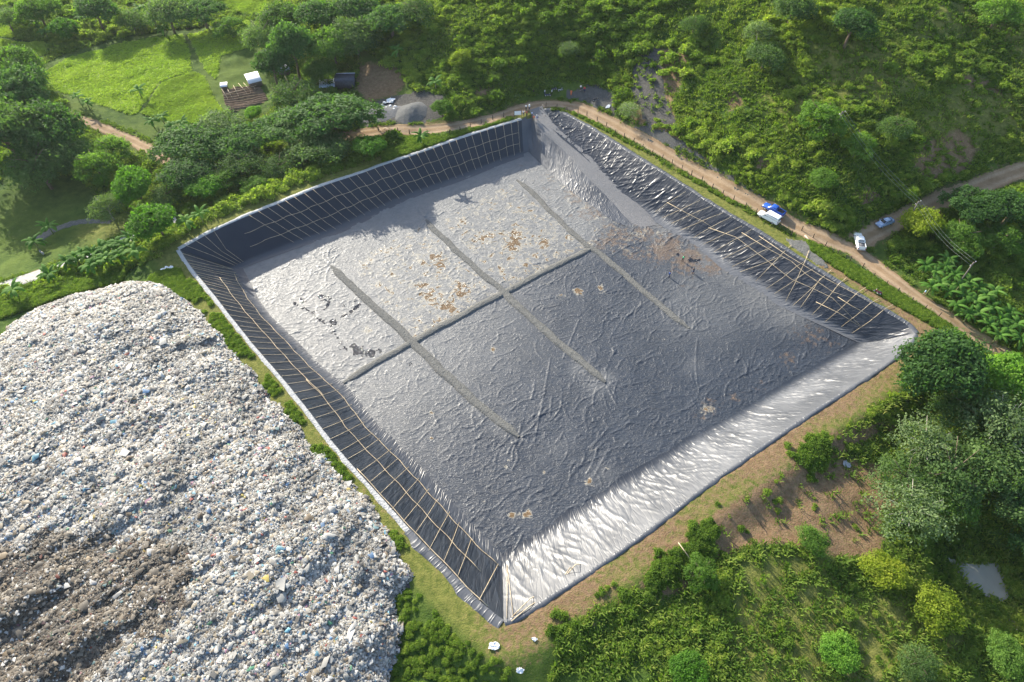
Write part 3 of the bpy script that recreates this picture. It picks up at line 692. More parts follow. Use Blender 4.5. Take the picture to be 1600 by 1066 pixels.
# poles read one by one off the photo: (x,y) of the upper end and lower end in the picture, on the slope plane
def unslope(px_, py_, top, bot, ov=0):
    best = None; n = 300; a = resamp(top, n); b = resamp(bot, n)
    for v in np.linspace(-.45 if ov else 0, 1, 50 if not ov else 90):
        q = a + (b - a) * v
        q[:, 2] = (a + (b - a) * (float(prof(v)) if v > 0 else 0))[:, 2]
        x_, y_ = pix(q[:, 0], q[:, 1], q[:, 2]); d = np.hypot(x_ - px_, y_ - py_); i = int(d.argmin())
        if best is None or d[i] < best[0]: best = (d[i], i / (n - 1), v)
    return best[1], best[2]
NEP = [((1072,302),(1023,333)),((1093,317),(1036,343)),((1112,325),(1049,352)),((1128,335),(1062,364)),((1143,342),(1083,375)),((1160,356),(1098,384)),((1175,362),(1114,397)),((1194,375),(1126,408)),((1206,390),(1141,420)),((1222,402),(1155,428)),
       ((1238,385),(1181,442)),((1265,408),(1197,455)),((1280,418),(1210,462)),((1266,392),(1225,478)),((1300,425),(1239,480)),((1281,437),(1250,484)),((1323,436),(1269,495)),((1354,449),(1291,506)),((1374,468),(1314,514)),((1402,465),(1332,524))]
for (a_, b_) in NEP:
    u0, v0 = unslope(*a_, rNE, tNE, 1); u1, v1 = unslope(*b_, rNE, tNE)
    pts = [on_slope(rNE, tNE, u0 + (u1 - u0) * t, v0 + (v1 - v0) * t, .42 if .05 < v0 + (v1 - v0) * t < .95 else .3) for t in (0, .3, .65, 1)]
    pole(pts, .06, lat)
for seq in ([(1043,320),(1070,335),(1100,350),(1120,362)],[(1108,360),(1150,375),(1195,408),(1235,440),(1270,455),(1300,470),(1345,513)],[(1159,366),(1200,392),(1237,412),(1260,432),(1300,460),(1330,470)],[(1186,372),(1230,403),(1290,438),(1340,463),(1384,482)],[(1275,475),(1310,492),(1345,514)],[(1310,468),(1330,482),(1365,500)]):
    uv_ = [unslope(*q, rNE, tNE) for q in seq]; pole([on_slope(rNE, tNE, a_, b_, .5 if .06 < b_ < .95 else .25) for a_, b_ in uv_], .055, lat)
# loose long poles on the near-right rim
for k_, (a_, b_, lb) in enumerate((((797,968),(856,925),'long bamboo pole resting on the liner edge at the near corner'),
                     ((799,972),(855,931),'bamboo pole lying just outside its neighbour at the near corner'),
                     ((866,921),(925,880),'long bamboo pole on the grass beside the near-right liner edge'),
                     ((870,918),(905,893),'shorter bamboo pole lying next to a longer one by the near-right liner edge'))):
    q0 = PT(*a_); q1 = PT(*b_); m_ = (np.array(q0) + np.array(q1)) / 2
    pts = [np.array(q0) + (0, 0, .2), np.array([m_[0], m_[1], max(.2, m_[2] + .2)]), np.array(q1) + (0, 0, .2)]
    tag(pole(pts, .09, None, name='bamboo_pole'), lb, 'bamboo pole')
q0 = PT(1058, 852); q1 = PT(1082, 886)
tag(pole([np.array(q0) + (0, 0, .9), np.array(q1) + (0, 0, .9)], .09, None, name='bamboo_pole'), 'single pale pole lying on the brown cleared slope', 'bamboo pole')
# ------------------------------------------------------------ draped ground patches
def mat_paddy(name, a, b, c):
    m = NT(name, .9, .15)
    mid = m.noise(.16, 5, .65, stretch=(1, 2.2, 1), rot=.5); fine = m.noise(2.6, 5, .75)
    col = m.mix(m.ramp(mid, (.35, 0.), (.65, 1.)), a, b)
    col = m.mix(m.ramp(fine, (.42, 0.), (.7, .75)), col, c)
    return m.fin(col, None, m.bump(m.math('ADD', fine, m.math('MULTIPLY', mid, .8)), .9, .4))
M_PAD1 = mat_paddy('young_rice', (.17, .27, .03), (.27, .34, .045), (.11, .18, .02))
M_PAD2 = mat_paddy('rice_edge_grass', (.11, .18, .028), (.18, .23, .045), (.07, .12, .018))
M_SOIL = flat('tilled_soil', (.17, .12, .08), .95, .1, vary=.35, scale=1.5)
FIELDS = [[(68,115),(110,90),(200,66),(284,54),(296,80),(300,112),(250,128),(215,178),(205,180),(150,162),(85,140)],
          [(303,114),(255,130),(222,178),(250,188),(320,196),(352,182),(336,158),(318,120)],
          [(293,54),(330,46),(392,30),(388,75),(345,88),(338,125),(322,112),(306,80)],
          [(0,62),(30,68),(70,66),(74,84),(34,96),(30,78),(0,96)],
          [(-40,25),(0,22),(28,55),(20,60),(-40,52)],[(350,0),(420,0),(420,22),(380,24),(352,10)]]
for i, p in enumerate(FIELDS):
    drape('rice_field', p, M_PAD1 if i != 1 else M_PAD2, .6, .13, rough=.5)
M_GRAVEL_D = mat_gravel('dull_gravel', (.05, .05, .047), (.12, .118, .11), 4)
PLOT = [(347,142),(372,137),(404,134),(414,146),(418,158),(398,166),(362,178),(352,160)]
drape('tilled_plot', PLOT, M_SOIL, .22, .16, hump=lambda X, Y, d: .22 * np.sin((X * -.25 + Y * .97) * 5.0), rough=.2)
drape('gravel_pad', [(1228,372),(1246,374),(1268,384),(1292,404),(1294,421),(1276,415),(1252,398),(1238,386)], M_GRAVEL, .35, .12)
drape('gravel_yard', [(905,140),(930,135),(955,145),(962,160),(960,170),(940,172),(915,158),(885,152),(890,142)], M_GRAVEL_D, .4, .12)
drape('gravel_verge', [(985,200),(1010,198),(1040,208),(1070,225),(1105,255),(1150,285),(1190,308),(1186,318),(1140,292),(1090,262),(1045,235),(1005,212)], M_GRAVEL_D, .4, .07)
drape('footpath', [(56,372),(82,356),(112,346),(138,341),(176,345),(172,351),(138,349),(112,354),(86,364),(62,380)], M_GRAVEL, .35, .1, rough=.3)
drape('stream_bank_path', [(1535,942),(1560,950),(1600,974),(1640,1000),(1636,1010),(1590,984),(1555,962)], M_CONC, .35, .1, rough=.4)
# pond
POND = [(1484,872),(1500,879),(1530,884),(1552,880),(1562,893),(1573,914),(1571,936),(1552,937),(1526,922),(1504,902)]
m = NT('murky_water', .35, .3); m.fin(m.mix(m.noise(.3), (.27, .25, .19), (.33, .31, .25)), None, m.bump(m.noise(1.5, 2), .15, .03)); M_WATER = m.m
zp = max(PT(*p)[2] for p in POND) * .5 + min(PT(*p)[2] for p in POND) * .5
zpc = PT(1530, 905)[2]
pw_ = W2([(1480,868),(1500,874),(1530,880),(1556,876),(1566,890),(1578,912),(1578,938),(1556,942),(1526,926),(1500,904)], -8.1)
drape('pond', pw_[:, :2].tolist(), M_WATER, .25, 0, rough=.35, pixel=False, zflat=-8.12)
# ------------------------------------------------------------ rubbish heap
TR = [(-60,560),(0,522),(40,490),(100,466),(160,450),(200,440),(240,440),(262,452),(300,478),(340,520),(380,570),(440,640),(490,702),(540,757),(580,792),(612,842),(641,890),(641,915),(616,935),(626,990),(606,1066),(590,1200),(560,1500),(-500,1500),(-300,700)]
trw = W2(TR, -.8)[:, :2]
gx2 = np.arange(-110, -2, .30); gy2 = np.arange(max(-6, trw[:, 1].min()), trw[:, 1].max() + 1, .30)
TX, TY = np.meshgrid(gx2, gy2)
ex = TX + 1.8 * (fbm(TX * .4, TY * .4, 41) - .5); ey = TY + 1.8 * (fbm(TX * .4, TY * .4, 42) - .5)
tin = inpoly(ex, ey, trw); td = dseg(ex, ey, trw, True)
q1 = TX * .72 + TY * .69; q2 = -TX * .69 + TY * .72
big = 5.5 * (1 - np.exp(-td / 16)) + 1.1 * (1 - np.exp(-td / 1.2))
def brownm(x, y):
    a, b = pix(x, y, 5 + 0 * x)
    pl = [(-200,830),(0,850),(90,835),(200,822),(295,838),(305,880),(285,940),(240,990),(180,1020),(140,1070),(80,1120),(-200,1300)]
    d = dseg(a, b, pl, True); return np.clip(.5 + np.where(inpoly(a, b, pl), d, -d) / 90, 0, 1)
BR = brownm(TX, TY)
st = (fbm(q1 * .05, q2 * .28, 43, 4) - .5) * (.9 + 1.6 * BR) + (fbm(TX * .12, TY * .12, 44, 3) - .5) * 1.8 + (fbm(q1 * .35, q2 * .9, 45, 3) - .5) * .6 + (vn(TX * 1.9, TY * 1.9, 46) - .5) * .16
TZ = Zt(TX, TY) * .6 + big + st * sstep(0, 4, td) - .25
m = NT('rubbish_mass', .8, .25)
f1 = m.noise(2.2, 6, .8); v = m.n('ShaderNodeTexVoronoi'); m.l(m.coord(), v.inputs['Vector']); v.inputs['Scale'].default_value = 6.0
bw2 = m.n('ShaderNodeRGBToBW'); m.l(v.outputs['Color'], bw2.inputs[0])
col = m.mix(m.ramp(m.math('ADD', m.math('MULTIPLY', f1, .5), m.math('MULTIPLY', bw2.outputs[0], .5)), (.3, 0.), (.65, 1.)), (.10, .096, .088), (.34, .33, .305))
cb = m.mix(m.ramp(f1, (.35, 0.), (.7, 1.)), (.05, .039, .028), (.17, .13, .092))
brn = m.ramp(m.math('ADD', m.attr('brown'), m.math('MULTIPLY', m.math('SUBTRACT', m.noise(.35, 5, .7), .5), .9)), (.4, 0.), (.62, 1.))
col = m.mix(brn, col, cb)
M_RUB = m.fin(col, None, m.bump(m.math('ADD', f1, v.outputs['Distance']), 1., .12))
m = NT('loose_rubbish', .6, .35); c_ = m.attr('col', out='Color'); M_BITS = m.fin(c_)
f = gridfaces(len(gx2), len(gy2)); f = f[tin.ravel()[f].all(1)]; u_, inv = np.unique(f, return_inverse=True)
V0 = np.stack([TX, TY, TZ], -1).reshape(-1, 3)[u_]; F0 = inv.reshape(f.shape)
N = 270000
bx = rng.uniform(-100, -3, N * 3); by = rng.uniform(gy2[0], gy2[-1], N * 3)
a_, b_ = pix(bx, by, 3 + 0 * bx); ok = (a_ > -60) & (a_ < 700) & (b_ < 1130)
i_ = ((bx - gx2[0]) / .3).astype(int); j_ = np.clip(((by - gy2[0]) / .3).astype(int), 0, len(gy2) - 1)
ok &= tin[j_, i_]; bx = bx[ok][:N]; by = by[ok][:N]; i_ = i_[ok][:N]; j_ = j_[ok][:N]; N = len(bx)
bz = TZ[j_, i_]; sz = np.exp(rng.normal(-2.36, .46, N)); sz = np.clip(sz, .05, .5); sz[rng.rand(N) < .003] *= 2.5
ang = rng.rand(N) * 2 * PI
base = np.array([(-1, -1, 0), (1, -1, 0), (1, 1, 0), (-1, 1, 0), (0, 0, 1.)])[None] * np.ones((N, 1, 1))
base = base + rng.normal(0, .35, base.shape); base[:, :, 0] *= rng.uniform(.6, 1.7, (N, 1))
cx, sx = np.cos(ang)[:, None], np.sin(ang)[:, None]
VV = np.stack([(base[:, :, 0] * cx - base[:, :, 1] * sx), (base[:, :, 0] * sx + base[:, :, 1] * cx), base[:, :, 2] * .8], -1) * sz[:, None, None]
VV += np.stack([bx, by, bz - .02], -1)[:, None]
tri = np.array([(0, 1, 4, 4), (1, 2, 4, 4), (2, 3, 4, 4), (3, 0, 4, 4)])[:, :3]
FF = (np.arange(N)[:, None, None] * 5 + tri[None]).reshape(-1, 3) + len(V0)
pal = np.array([(.74,.74,.72),(.62,.61,.58),(.82,.82,.80),(.50,.48,.44),(.36,.34,.31),(.52,.45,.34),(.30,.24,.17),(.16,.16,.16),(.08,.08,.09),(.15,.30,.55),(.25,.55,.72),(.18,.45,.28),(.62,.18,.14),(.72,.58,.16),(.55,.30,.42),(.40,.60,.62)])
pw = np.array([22,18,10,14,9,8,6,5,3,1.3,1.2,.5,.5,.5,.4,.7]); ci = rng.choice(len(pal), N, p=pw / pw.sum())
cc = pal[ci] * rng.uniform(.38, .67, (N, 1)) * np.array([1.0, .965, .89])
bm = (brownm(bx, by) + (fbm(bx * .35, by * .35, 47) - .5) * .9) > .5
cc[bm] = cc[bm] * np.array([.48, .42, .35]) * rng.uniform(.4, 1.2, (int(bm.sum()), 1))
cc[bm & (rng.rand(N) < .07)] = (.42, .40, .36)
dk = (vn(bx * .25, by * .25, 48) > .72); cc[dk] *= .7
col4 = np.ones((len(F0) + len(FF), 4)); col4[len(F0):, :3] = np.repeat(cc, 4, 0)
me = bpy.data.meshes.new('rubbish_heap')
fl = [F0.ravel(), FF.ravel()]; ls = np.r_[np.arange(len(F0)) * 4, len(F0) * 4 + np.arange(len(FF)) * 3]
Vall = np.r_[V0, VV.reshape(-1, 3)].astype(np.float32)
me.vertices.add(len(Vall)); me.vertices.foreach_set('co', Vall.ravel()); me.loops.add(len(fl[0]) + len(fl[1])); me.loops.foreach_set('vertex_index', np.concatenate(fl).astype(np.int32))
me.polygons.add(len(ls)); me.polygons.foreach_set('loop_start', ls.astype(np.int32)); me.polygons.foreach_set('loop_total', np.r_[np.full(len(F0), 4), np.full(len(FF), 3)].astype(np.int32))
me.polygons.foreach_set('material_index', np.r_[np.zeros(len(F0)), np.ones(len(FF))].astype(np.int32)); me.update(calc_edges=True)
at = me.attributes.new('col', 'FLOAT_COLOR', 'FACE'); at.data.foreach_set('color', col4.astype(np.float32).ravel())
at = me.attributes.new('brown', 'FLOAT', 'POINT'); at.data.foreach_set('value', np.r_[BR.ravel()[u_], np.zeros(len(VV) * 5)].astype(np.float32))
me.materials.append(M_RUB); me.materials.append(M_BITS)
tag(obj('rubbish_heap', me), 'vast pale heap of household rubbish left of the pit, brown towards its lower left', 'rubbish heap', None, 'stuff')

# ------------------------------------------------------------ foliage prototypes
LEAF = {
 'dark': mat_leaf('leaves_dark_green', (0.036, 0.078, 0.024), (0.065, 0.135, 0.036), (0.11, 0.2, 0.055), trans=0.42),
 'mid': mat_leaf('leaves_mid_green', (0.06, 0.12, 0.022), (0.11, 0.2, 0.036), (0.18, 0.28, 0.06), trans=0.48),
 'olive': mat_leaf('leaves_olive_green', (.05, .095, .03), (.095, .16, .05), (.16, .235, .08), trans=.45),
 'bright': mat_leaf('leaves_bright_green', (0.065, 0.15, 0.02), (0.11, 0.235, 0.03), (0.19, 0.32, 0.05), trans=0.45),
 'yellow': mat_leaf('leaves_yellow_green', (0.12, 0.18, 0.02), (0.24, 0.29, 0.03), (0.4, 0.38, 0.05), trans=0.45),
 'pale': mat_leaf('leaves_pale_green', (0.085, 0.13, 0.055), (0.15, 0.21, 0.09), (0.25, 0.31, 0.16), trans=0.42),
 'weed': mat_leaf('weed_leaves', (0.06, 0.115, 0.018), (0.145, 0.225, 0.034), (0.32, 0.37, 0.07), inst=True, trans=0.5),
 'grass': mat_leaf('grass_blades', (0.07, 0.135, 0.02), (0.16, 0.23, 0.038), (0.3, 0.31, 0.075), inst=True, trans=0.48),
 'rice': mat_leaf('rice_blades', (.16, .26, .03), (.24, .34, .045), (.33, .40, .07), inst=True, trans=.5),
 'banana': mat_leaf('banana_leaf', (.05, .13, .018), (.09, .20, .03), (.16, .28, .06), trans=.45),
}
def quads(cen, nrm, size, r, asp=1.5):
    n = len(cen); nrm = nrm / (np.linalg.norm(nrm, axis=1)[:, None] + 1e-9)
    t = r.normal(size=(n, 3)); t -= nrm * (t * nrm).sum(1)[:, None]; t /= np.linalg.norm(t, axis=1)[:, None]; b = np.cross(nrm, t)
    s = size[:, None]
    v = np.stack([cen - t * s * asp, cen - b * s * .75 + nrm * s * .15, cen + t * s * asp, cen + b * s * .75 + nrm * s * .15], 1)
    return v.reshape(-1, 3), np.arange(n * 4).reshape(n, 4)
def crown_mesh(name, R=5., hh=3.2, z0=4., lobes=12, clumps=20, leaves=14, leaf=.26, cl=.75, seed=1, mat='mid', spread=.72, under=.25, dens=2.2, shr=.62):
    leaf = leaf * shr; clumps = int(clumps * dens * .75); leaves = int(leaves * 1.35)
    r = R_(seed); C = []; Nn = []; LV = []
    ga = r.rand() * 6
    for i in range(lobes):
        a = ga + i * 2.4; q = math.sqrt((i + .5) / lobes) * spread
        lr = R * r.uniform(.30, .46)
        c = np.array([R * q * math.cos(a), R * q * math.sin(a), z0 + hh * math.sqrt(max(0, 1 - (q * .98) ** 2)) * r.uniform(.75, 1.05) - lr * .35])
        lt = r.rand()
        for j in range(clumps):
            d = r.normal(size=3); d[2] = abs(d[2]) * 1.0 - under * 1.2; d /= np.linalg.norm(d)
            p = c + d * lr * np.array([1, 1, .8]) * r.uniform(.72, 1.12); ct = r.rand()
            k = r.normal(size=(leaves, 3)) * cl * np.array([.5, .5, .30]); pp = p + k
            C.append(pp); Nn.append(d * .8 + r.normal(size=(leaves, 3)) * .55 + np.array([0, 0, .45]))
            LV.append(np.clip(.45 * lt + .35 * ct + .2 * r.rand(leaves) , 0, 1))
    C = np.concatenate(C); Nn = np.concatenate(Nn); LV = np.concatenate(LV)
    v, f = quads(C, Nn, leaf * r.uniform(.7, 1.3, len(C)), r)
    return mesh(name, v, f, [LEAF[mat]], False, None, None, {'lv': LV})
def trunk_mesh(name, h, r0, R, n=6, seed=1, reach=.6, mat=None):
    r = R_(seed); V, F = tube([(0, 0, -.4), (.1, .05, h * .35), (-.05, .1, h * .7), (0, 0, h)], [r0 * 1.3, r0, r0 * .8, r0 * .6], 7)
    for i in range(n):
        a = i * 2.4 + r.rand(); z = h * r.uniform(.5, .85); q = R * reach * r.uniform(.7, 1.1)
        pts = [(0, 0, z), (math.cos(a) * q * .4, math.sin(a) * q * .4, z + h * .22), (math.cos(a) * q, math.sin(a) * q, z + h * .45)]
        v2, f2 = tube(pts, [r0 * .5, r0 * .33, r0 * .12], 5); o_ = len(V); V += v2; F += [tuple(k + o_ for k in q_) for q_ in f2]
    return mesh(name, V, F, [mat or M_BARK], True)
KIND = {}
def kind(k, cm, tm): KIND[k] = (cm, tm)
kind('broad', crown_mesh('crown', 5, 3.2, 3.6, 16, 26, 15, .27, .8, 1, 'dark', .8), trunk_mesh('trunk', 5, .32, 5, 7, 1))
kind('broad2', crown_mesh('crown', 5, 3.8, 3.2, 13, 30, 15, .27, .85, 2, 'dark', .72), trunk_mesh('trunk', 5, .3, 5, 6, 2))
kind('mid', crown_mesh('crown', 5, 4.2, 2.6, 13, 26, 13, .27, .9, 3, 'mid', .74), trunk_mesh('trunk', 5, .25, 5, 6, 3))
kind('mid2', crown_mesh('crown', 5, 5.2, 2.2, 15, 22, 13, .28, .95, 4, 'mid', .76, .35), trunk_mesh('trunk', 6, .22, 5, 6, 4))
kind('round', crown_mesh('crown', 5, 4.6, 1.6, 12, 30, 15, .27, .7, 5, 'bright', .62), trunk_mesh('trunk', 4, .22, 5, 6, 5))
kind('airy', crown_mesh('crown', 5, 4.6, 2.6, 15, 11, 11, .25, 1.0, 6, 'pale', .85, .5), trunk_mesh('trunk', 5.5, .2, 5, 10, 6, .85, flat('pale_bark', (.42, .38, .33), .9, .1)))
kind('yellow', crown_mesh('crown', 5, 4.2, 1.8, 12, 20, 12, .29, 1.0, 7, 'yellow', .75), trunk_mesh('trunk', 4, .2, 5, 6, 7))
kind('tall', crown_mesh('crown', 5, 8.0, 4.0, 14, 18, 14, .32, 1.0, 8, 'dark', .66, .6), trunk_mesh('trunk', 9, .28, 5, 8, 8))
kind('broad3', crown_mesh('crown', 5, 3.0, 3.9, 11, 34, 14, .26, .65, 11, 'dark', .95, .15), trunk_mesh('trunk', 5, .32, 5, 8, 11, .8))
kind('broad4', crown_mesh('crown', 5, 4.4, 2.8, 19, 17, 13, .27, .95, 12, 'olive', .88, .3), trunk_mesh('trunk', 5, .3, 5, 7, 12, .7))
kind('mid3', crown_mesh('crown', 5, 5.0, 2.2, 9, 30, 12, .25, .75, 13, 'mid', .95, .3), trunk_mesh('trunk', 6, .24, 5, 8, 13, .8))
kind('mid4', crown_mesh('crown', 5, 4.0, 2.6, 18, 13, 12, .24, 1.1, 14, 'olive', .9, .4), trunk_mesh('trunk', 6, .24, 5, 8, 14, .8))
kind('airy2', crown_mesh('crown', 5, 5.0, 2.2, 20, 9, 11, .22, 1.15, 15, 'pale', .98, .5), trunk_mesh('trunk', 6, .2, 5, 12, 15, .95, flat('pale_bark', (.42, .38, .33), .9, .1)))
ALT = {'broad': ['broad', 'broad3'], 'broad2': ['broad2', 'broad3', 'broad4', 'broad4'], 'mid': ['mid', 'mid3', 'mid4'], 'mid2': ['mid2', 'mid3', 'mid4', 'mid4'], 'airy': ['airy', 'airy2']}
CH = {'broad3': 5.5, 'broad4': 5.5, 'mid3': 5, 'mid4': 5, 'airy2': 5.2, 'broad': 5.5, 'broad2': 5.5, 'mid': 5, 'mid2': 5.2, 'round': 4.5, 'airy': 5.2, 'yellow': 4.2, 'tall': 8.5}
tr_rng = R_(99)
PLANTED = []
def tree(px_, py_, R, k, label, cat='tree', group=None, zs=1.0, name=None):
    s = R / 5.0
    if group == G1: zs = .72 if px_ > 255 else 1.15
    if k in ALT: k = ALT[k][tr_rng.randint(len(ALT[k]))]
    x, y, z = PT(px_, py_, CH[k] * s * zs * .85)
    nm = name or {'broad': 'broadleaf_tree', 'broad2': 'broadleaf_tree', 'broad3': 'broadleaf_tree', 'broad4': 'broadleaf_tree', 'airy2': 'sparse_tree', 'round': 'round_tree', 'airy': 'sparse_tree', 'yellow': 'flowering_shrub', 'tall': 'tall_tree'}.get(k, 'leafy_tree')
    t = thing(nm, label, cat, (x, y, z - .1), tr_rng.rand() * 6.28, group); q_ = tr_rng.uniform(.86, 1.14); t.scale = (s * q_, s / q_, s * zs * tr_rng.uniform(.9, 1.1)); t.rotation_euler = (tr_rng.normal(0, .07), tr_rng.normal(0, .07), t.rotation_euler[2])
    obj('crown', KIND[k][0], t); obj('trunk', KIND[k][1], t)
    PLANTED.append((x, y, R)); return t
G1 = 'trees crowding the left wood'; G2 = 'trees of the wood beyond the fields'; G3 = 'trees on the near right slope'; G4 = 'scattered trees on the hillside'
for a in [
 (28,150,8,'broad','big dark tree at the left edge beside the large rice field',G1), (8,215,8.5,'broad2','large shaded tree at the left picture edge above the dark meadow',G1),
 (62,200,8,'broad','dark dome shaped tree just left of the pale valley road end',G1), (60,262,6.5,'mid','shaded tree at the top of the dark meadow',G1),
 (105,245,5.5,'broad2','dark tree just below the curve of the valley road',G1), (30,105,6,'mid2','tree left of the bright rice field corner',G1),
 (172,232,4.6,'mid','loose leafy tree between the valley road and the round bush',G1), (150,262,5,'mid2','mottled tree on the upper edge of the dark meadow',G1),
 (211,290,5.2,'round','round grey green tree standing alone right of the dark meadow',G1), (168,325,3.6,'airy','thin leafy tree by the footpath end',G1),
 (262,345,0.1,'mid','',None),
 (245,346,5.6,'round','bright green feathery tree above the concrete lane by the pit corner','lane trees'),
 (298,228,7.5,'broad','dark domed tree right of the end of the valley road',G1), (345,205,6.5,'broad2','dark domed tree just below the tilled plot',G1),
 (375,225,7,'broad','dark domed tree in the middle of the wood left of the pit',G1), (290,275,6,'broad2','dark tree between the round bush and the bright green tree',G1),
 (448,205,7,'broad','dark domed tree left of the biggest crown in the wood',G1), (520,190,9.6,'broad','biggest dark domed tree of the wood beside the gravel heap',G1),
 (500,232,7,'broad2','dark tree tucked under the biggest crown of the wood',G1), (378,258,5.2,'mid2','tall mottled tree in the wood above the far-left rim',G1),
 (318,296,4.6,'round','bright green bushy tree close to the left part of the pit rim',G1), (436,262,4.4,'mid','yellowish leafy tree near the middle of the far-left rim',G1),
 (472,240,4.2,'airy','greyish sparse tree between two dark domed trees near the rim',G1), (402,288,3.2,'mid','small leafy tree at the edge of the verge beside the pit',G1),
 (578,232,4.6,'round','bright green round tree next to the verge above the lattice slope',G1), (352,280,3.6,'mid','leafy tree behind the bright bushy tree near the rim',G1),
 (262,306,3.6,'mid2','leafy tree between the feathery tree and the bushy tree',G1), (512,252,3.4,'mid','low dark tree under the big crown beside the verge',G1),
 (397,178,2.6,'round','small bright yellow green tree at the corner of the tilled plot',None),
 (465,150,6.4,'mid2','greyish green tree just left of the dark tarpaulin shed',G2), (425,105,5.4,'tall','slim dark tree right behind the white shed roof',G2),
 (458,82,6,'tall','tall dark tree with a thin top between the two sheds',G2), (410,60,5.6,'mid2','loose tree at the right end of the rice fields',G2),
 (440,28,6.5,'mid','mid green tree above the rice fields near the top edge',G2), (500,30,7,'broad2','dark tree at the top edge left of the hillside',G2),
 (520,75,6.5,'mid2','leafy tree above the dark tarpaulin shed',G2), (555,55,6.2,'broad2','dark tree at the foot of the hill above the bare red bank',G2),
 (560,15,7,'broad2','dark tree at the top edge where the hill begins',G2), (610,30,6,'broad2','dark tree on the lower left flank of the hill',G2), (650,15,5,'mid','green tree high on the left flank of the hill',G2), (505,112,4.5,'mid','leafy tree touching the low tin roof',G2),
 (101,48,4.6,'round','yellow green round tree above the big rice field',G2), (60,20,6,'mid','leafy tree near the top left corner behind the small fields',G2),
 (150,20,6,'broad2','dark tree at the top edge above the round yellow green tree',G2), (205,32,4.5,'mid2','tree among bananas above the big rice field',G2), (262,22,6.5,'broad2','dark tree at the top edge above the middle of the rice fields',G2),
 (315,18,6,'broad','dark tree at the top edge above the dirt bund',G2), (10,30,5,'mid2','leafy tree in the top left corner',G2), (360,40,4.4,'mid','small tree at the bend between two rice fields',G2),
 (1476,572,7.0,'broad2','largest dark tree, standing at the right corner of the pit',G3), (1530,580,4,'round','bright green rounded tree just right of the largest one',G3),
 (1572,592,5.2,'round','bright green vine covered tree beside the road at the right edge',G3), (1510,640,5,'mid','bright leafy tree below the largest one',G3),
 (1560,668,6.2,'airy','grey green tree at the right edge below the bright ones',G3), (1445,692,5,'airy','wide leafy tree left of the grey green one',G3),
 (1490,735,5.8,'mid2','leafy tree in the middle of the right hand wood',G3), (1565,725,5.4,'broad2','dark tree at the right edge of the right hand wood',G3),
 (1410,742,4.2,'mid','leafy tree at the upper right corner of the brown cleared slope',G3), (1428,800,5.4,'airy','pale sparse tree with bare whitish branches beside the cleared slope',G3),
 (1600,780,4.8,'broad2','dark tree overhanging the murky pond',G3), (1482,785,4.0,'mid','leafy tree between the pale sparse tree and the pond',G3), (1640,870,4.5,'broad','dark tree at the right edge beyond the pond',G3),
 (1385,893,3.2,'yellow','yellow green bush tree right below the pale sparse tree',G3), (1465,952,3.5,'yellow','yellowest bush on the grass left of the pond',G3),
 (1315,1022,3.0,'round','bright green bush casting shade on the lower lawn',G3), (1075,1048,2.8,'round','bright green bush at the bottom edge of the picture',G3),
 (1270,842,2.2,'mid','small leafy tree below the brown cleared slope',G3), (1095,895,2.4,'mid','leafy bush tree left of the cleared slope\'s lower end',G3), (1575,1025,2.8,'mid','leafy tree on the lawn in the lower right corner',G3), (1440,1036,2.4,'mid','low leafy tree at the bottom right of the lawn',G3),
 (1440,352,4.4,'yellow','yellow topped tree at the junction corner opposite the cars',None),
 (1530,325,5.4,'broad2','dark tree right of the yellow topped tree along the side road',G4), (1580,330,5,'broad2','dark tree at the right edge below the side road',G4), (1500,370,4.4,'mid','tree between the yellow topped tree and the bananas',G4), (1560,375,4,'mid','tree at the right edge above the bananas',G4),
 (1185,52,3.8,'airy','pale topped tree high in the middle of the hillside',G4), (1195,88,4.2,'broad2','dark tree below the pale topped tree on the hillside',G4), (1282,190,5.0,'mid2','leafy tree at the upper end of the power line on the hill',G4),
 (1085,38,3.2,'mid','round shrub like tree beside the bare gully on the hill',G4), (890,75,2.4,'airy','small pale tree on the left part of the hill',G4), (1288,280,3.0,'mid','small tree on the slope above the blue pickup',G4),
 (1340,230,3.6,'mid','tree near the overhead wires halfway down the hill',G4), (720,92,3.0,'yellow','pale yellow green bush low on the left of the hill',G4), (985,170,2.6,'airy','grey green bush beside the foot of the bare gully',G4), (1240,10,5,'broad2','dark tree at the top edge above the pale topped tree',G4), (1330,45,5,'broad2','dark tree at the top edge near the grassy ridge',G4), (1560,20,5,'mid','tree on the ridge in the top right corner',G4), (1400,200,3.4,'mid','small tree right of the overhead wires on the hill',G4),(690,170,2.6,'mid','bright bush on the uphill side of the dirt road bend',G4)]:
    if a[2] > 1: tree(a[0], a[1], a[2], a[3], a[4], group=a[5])

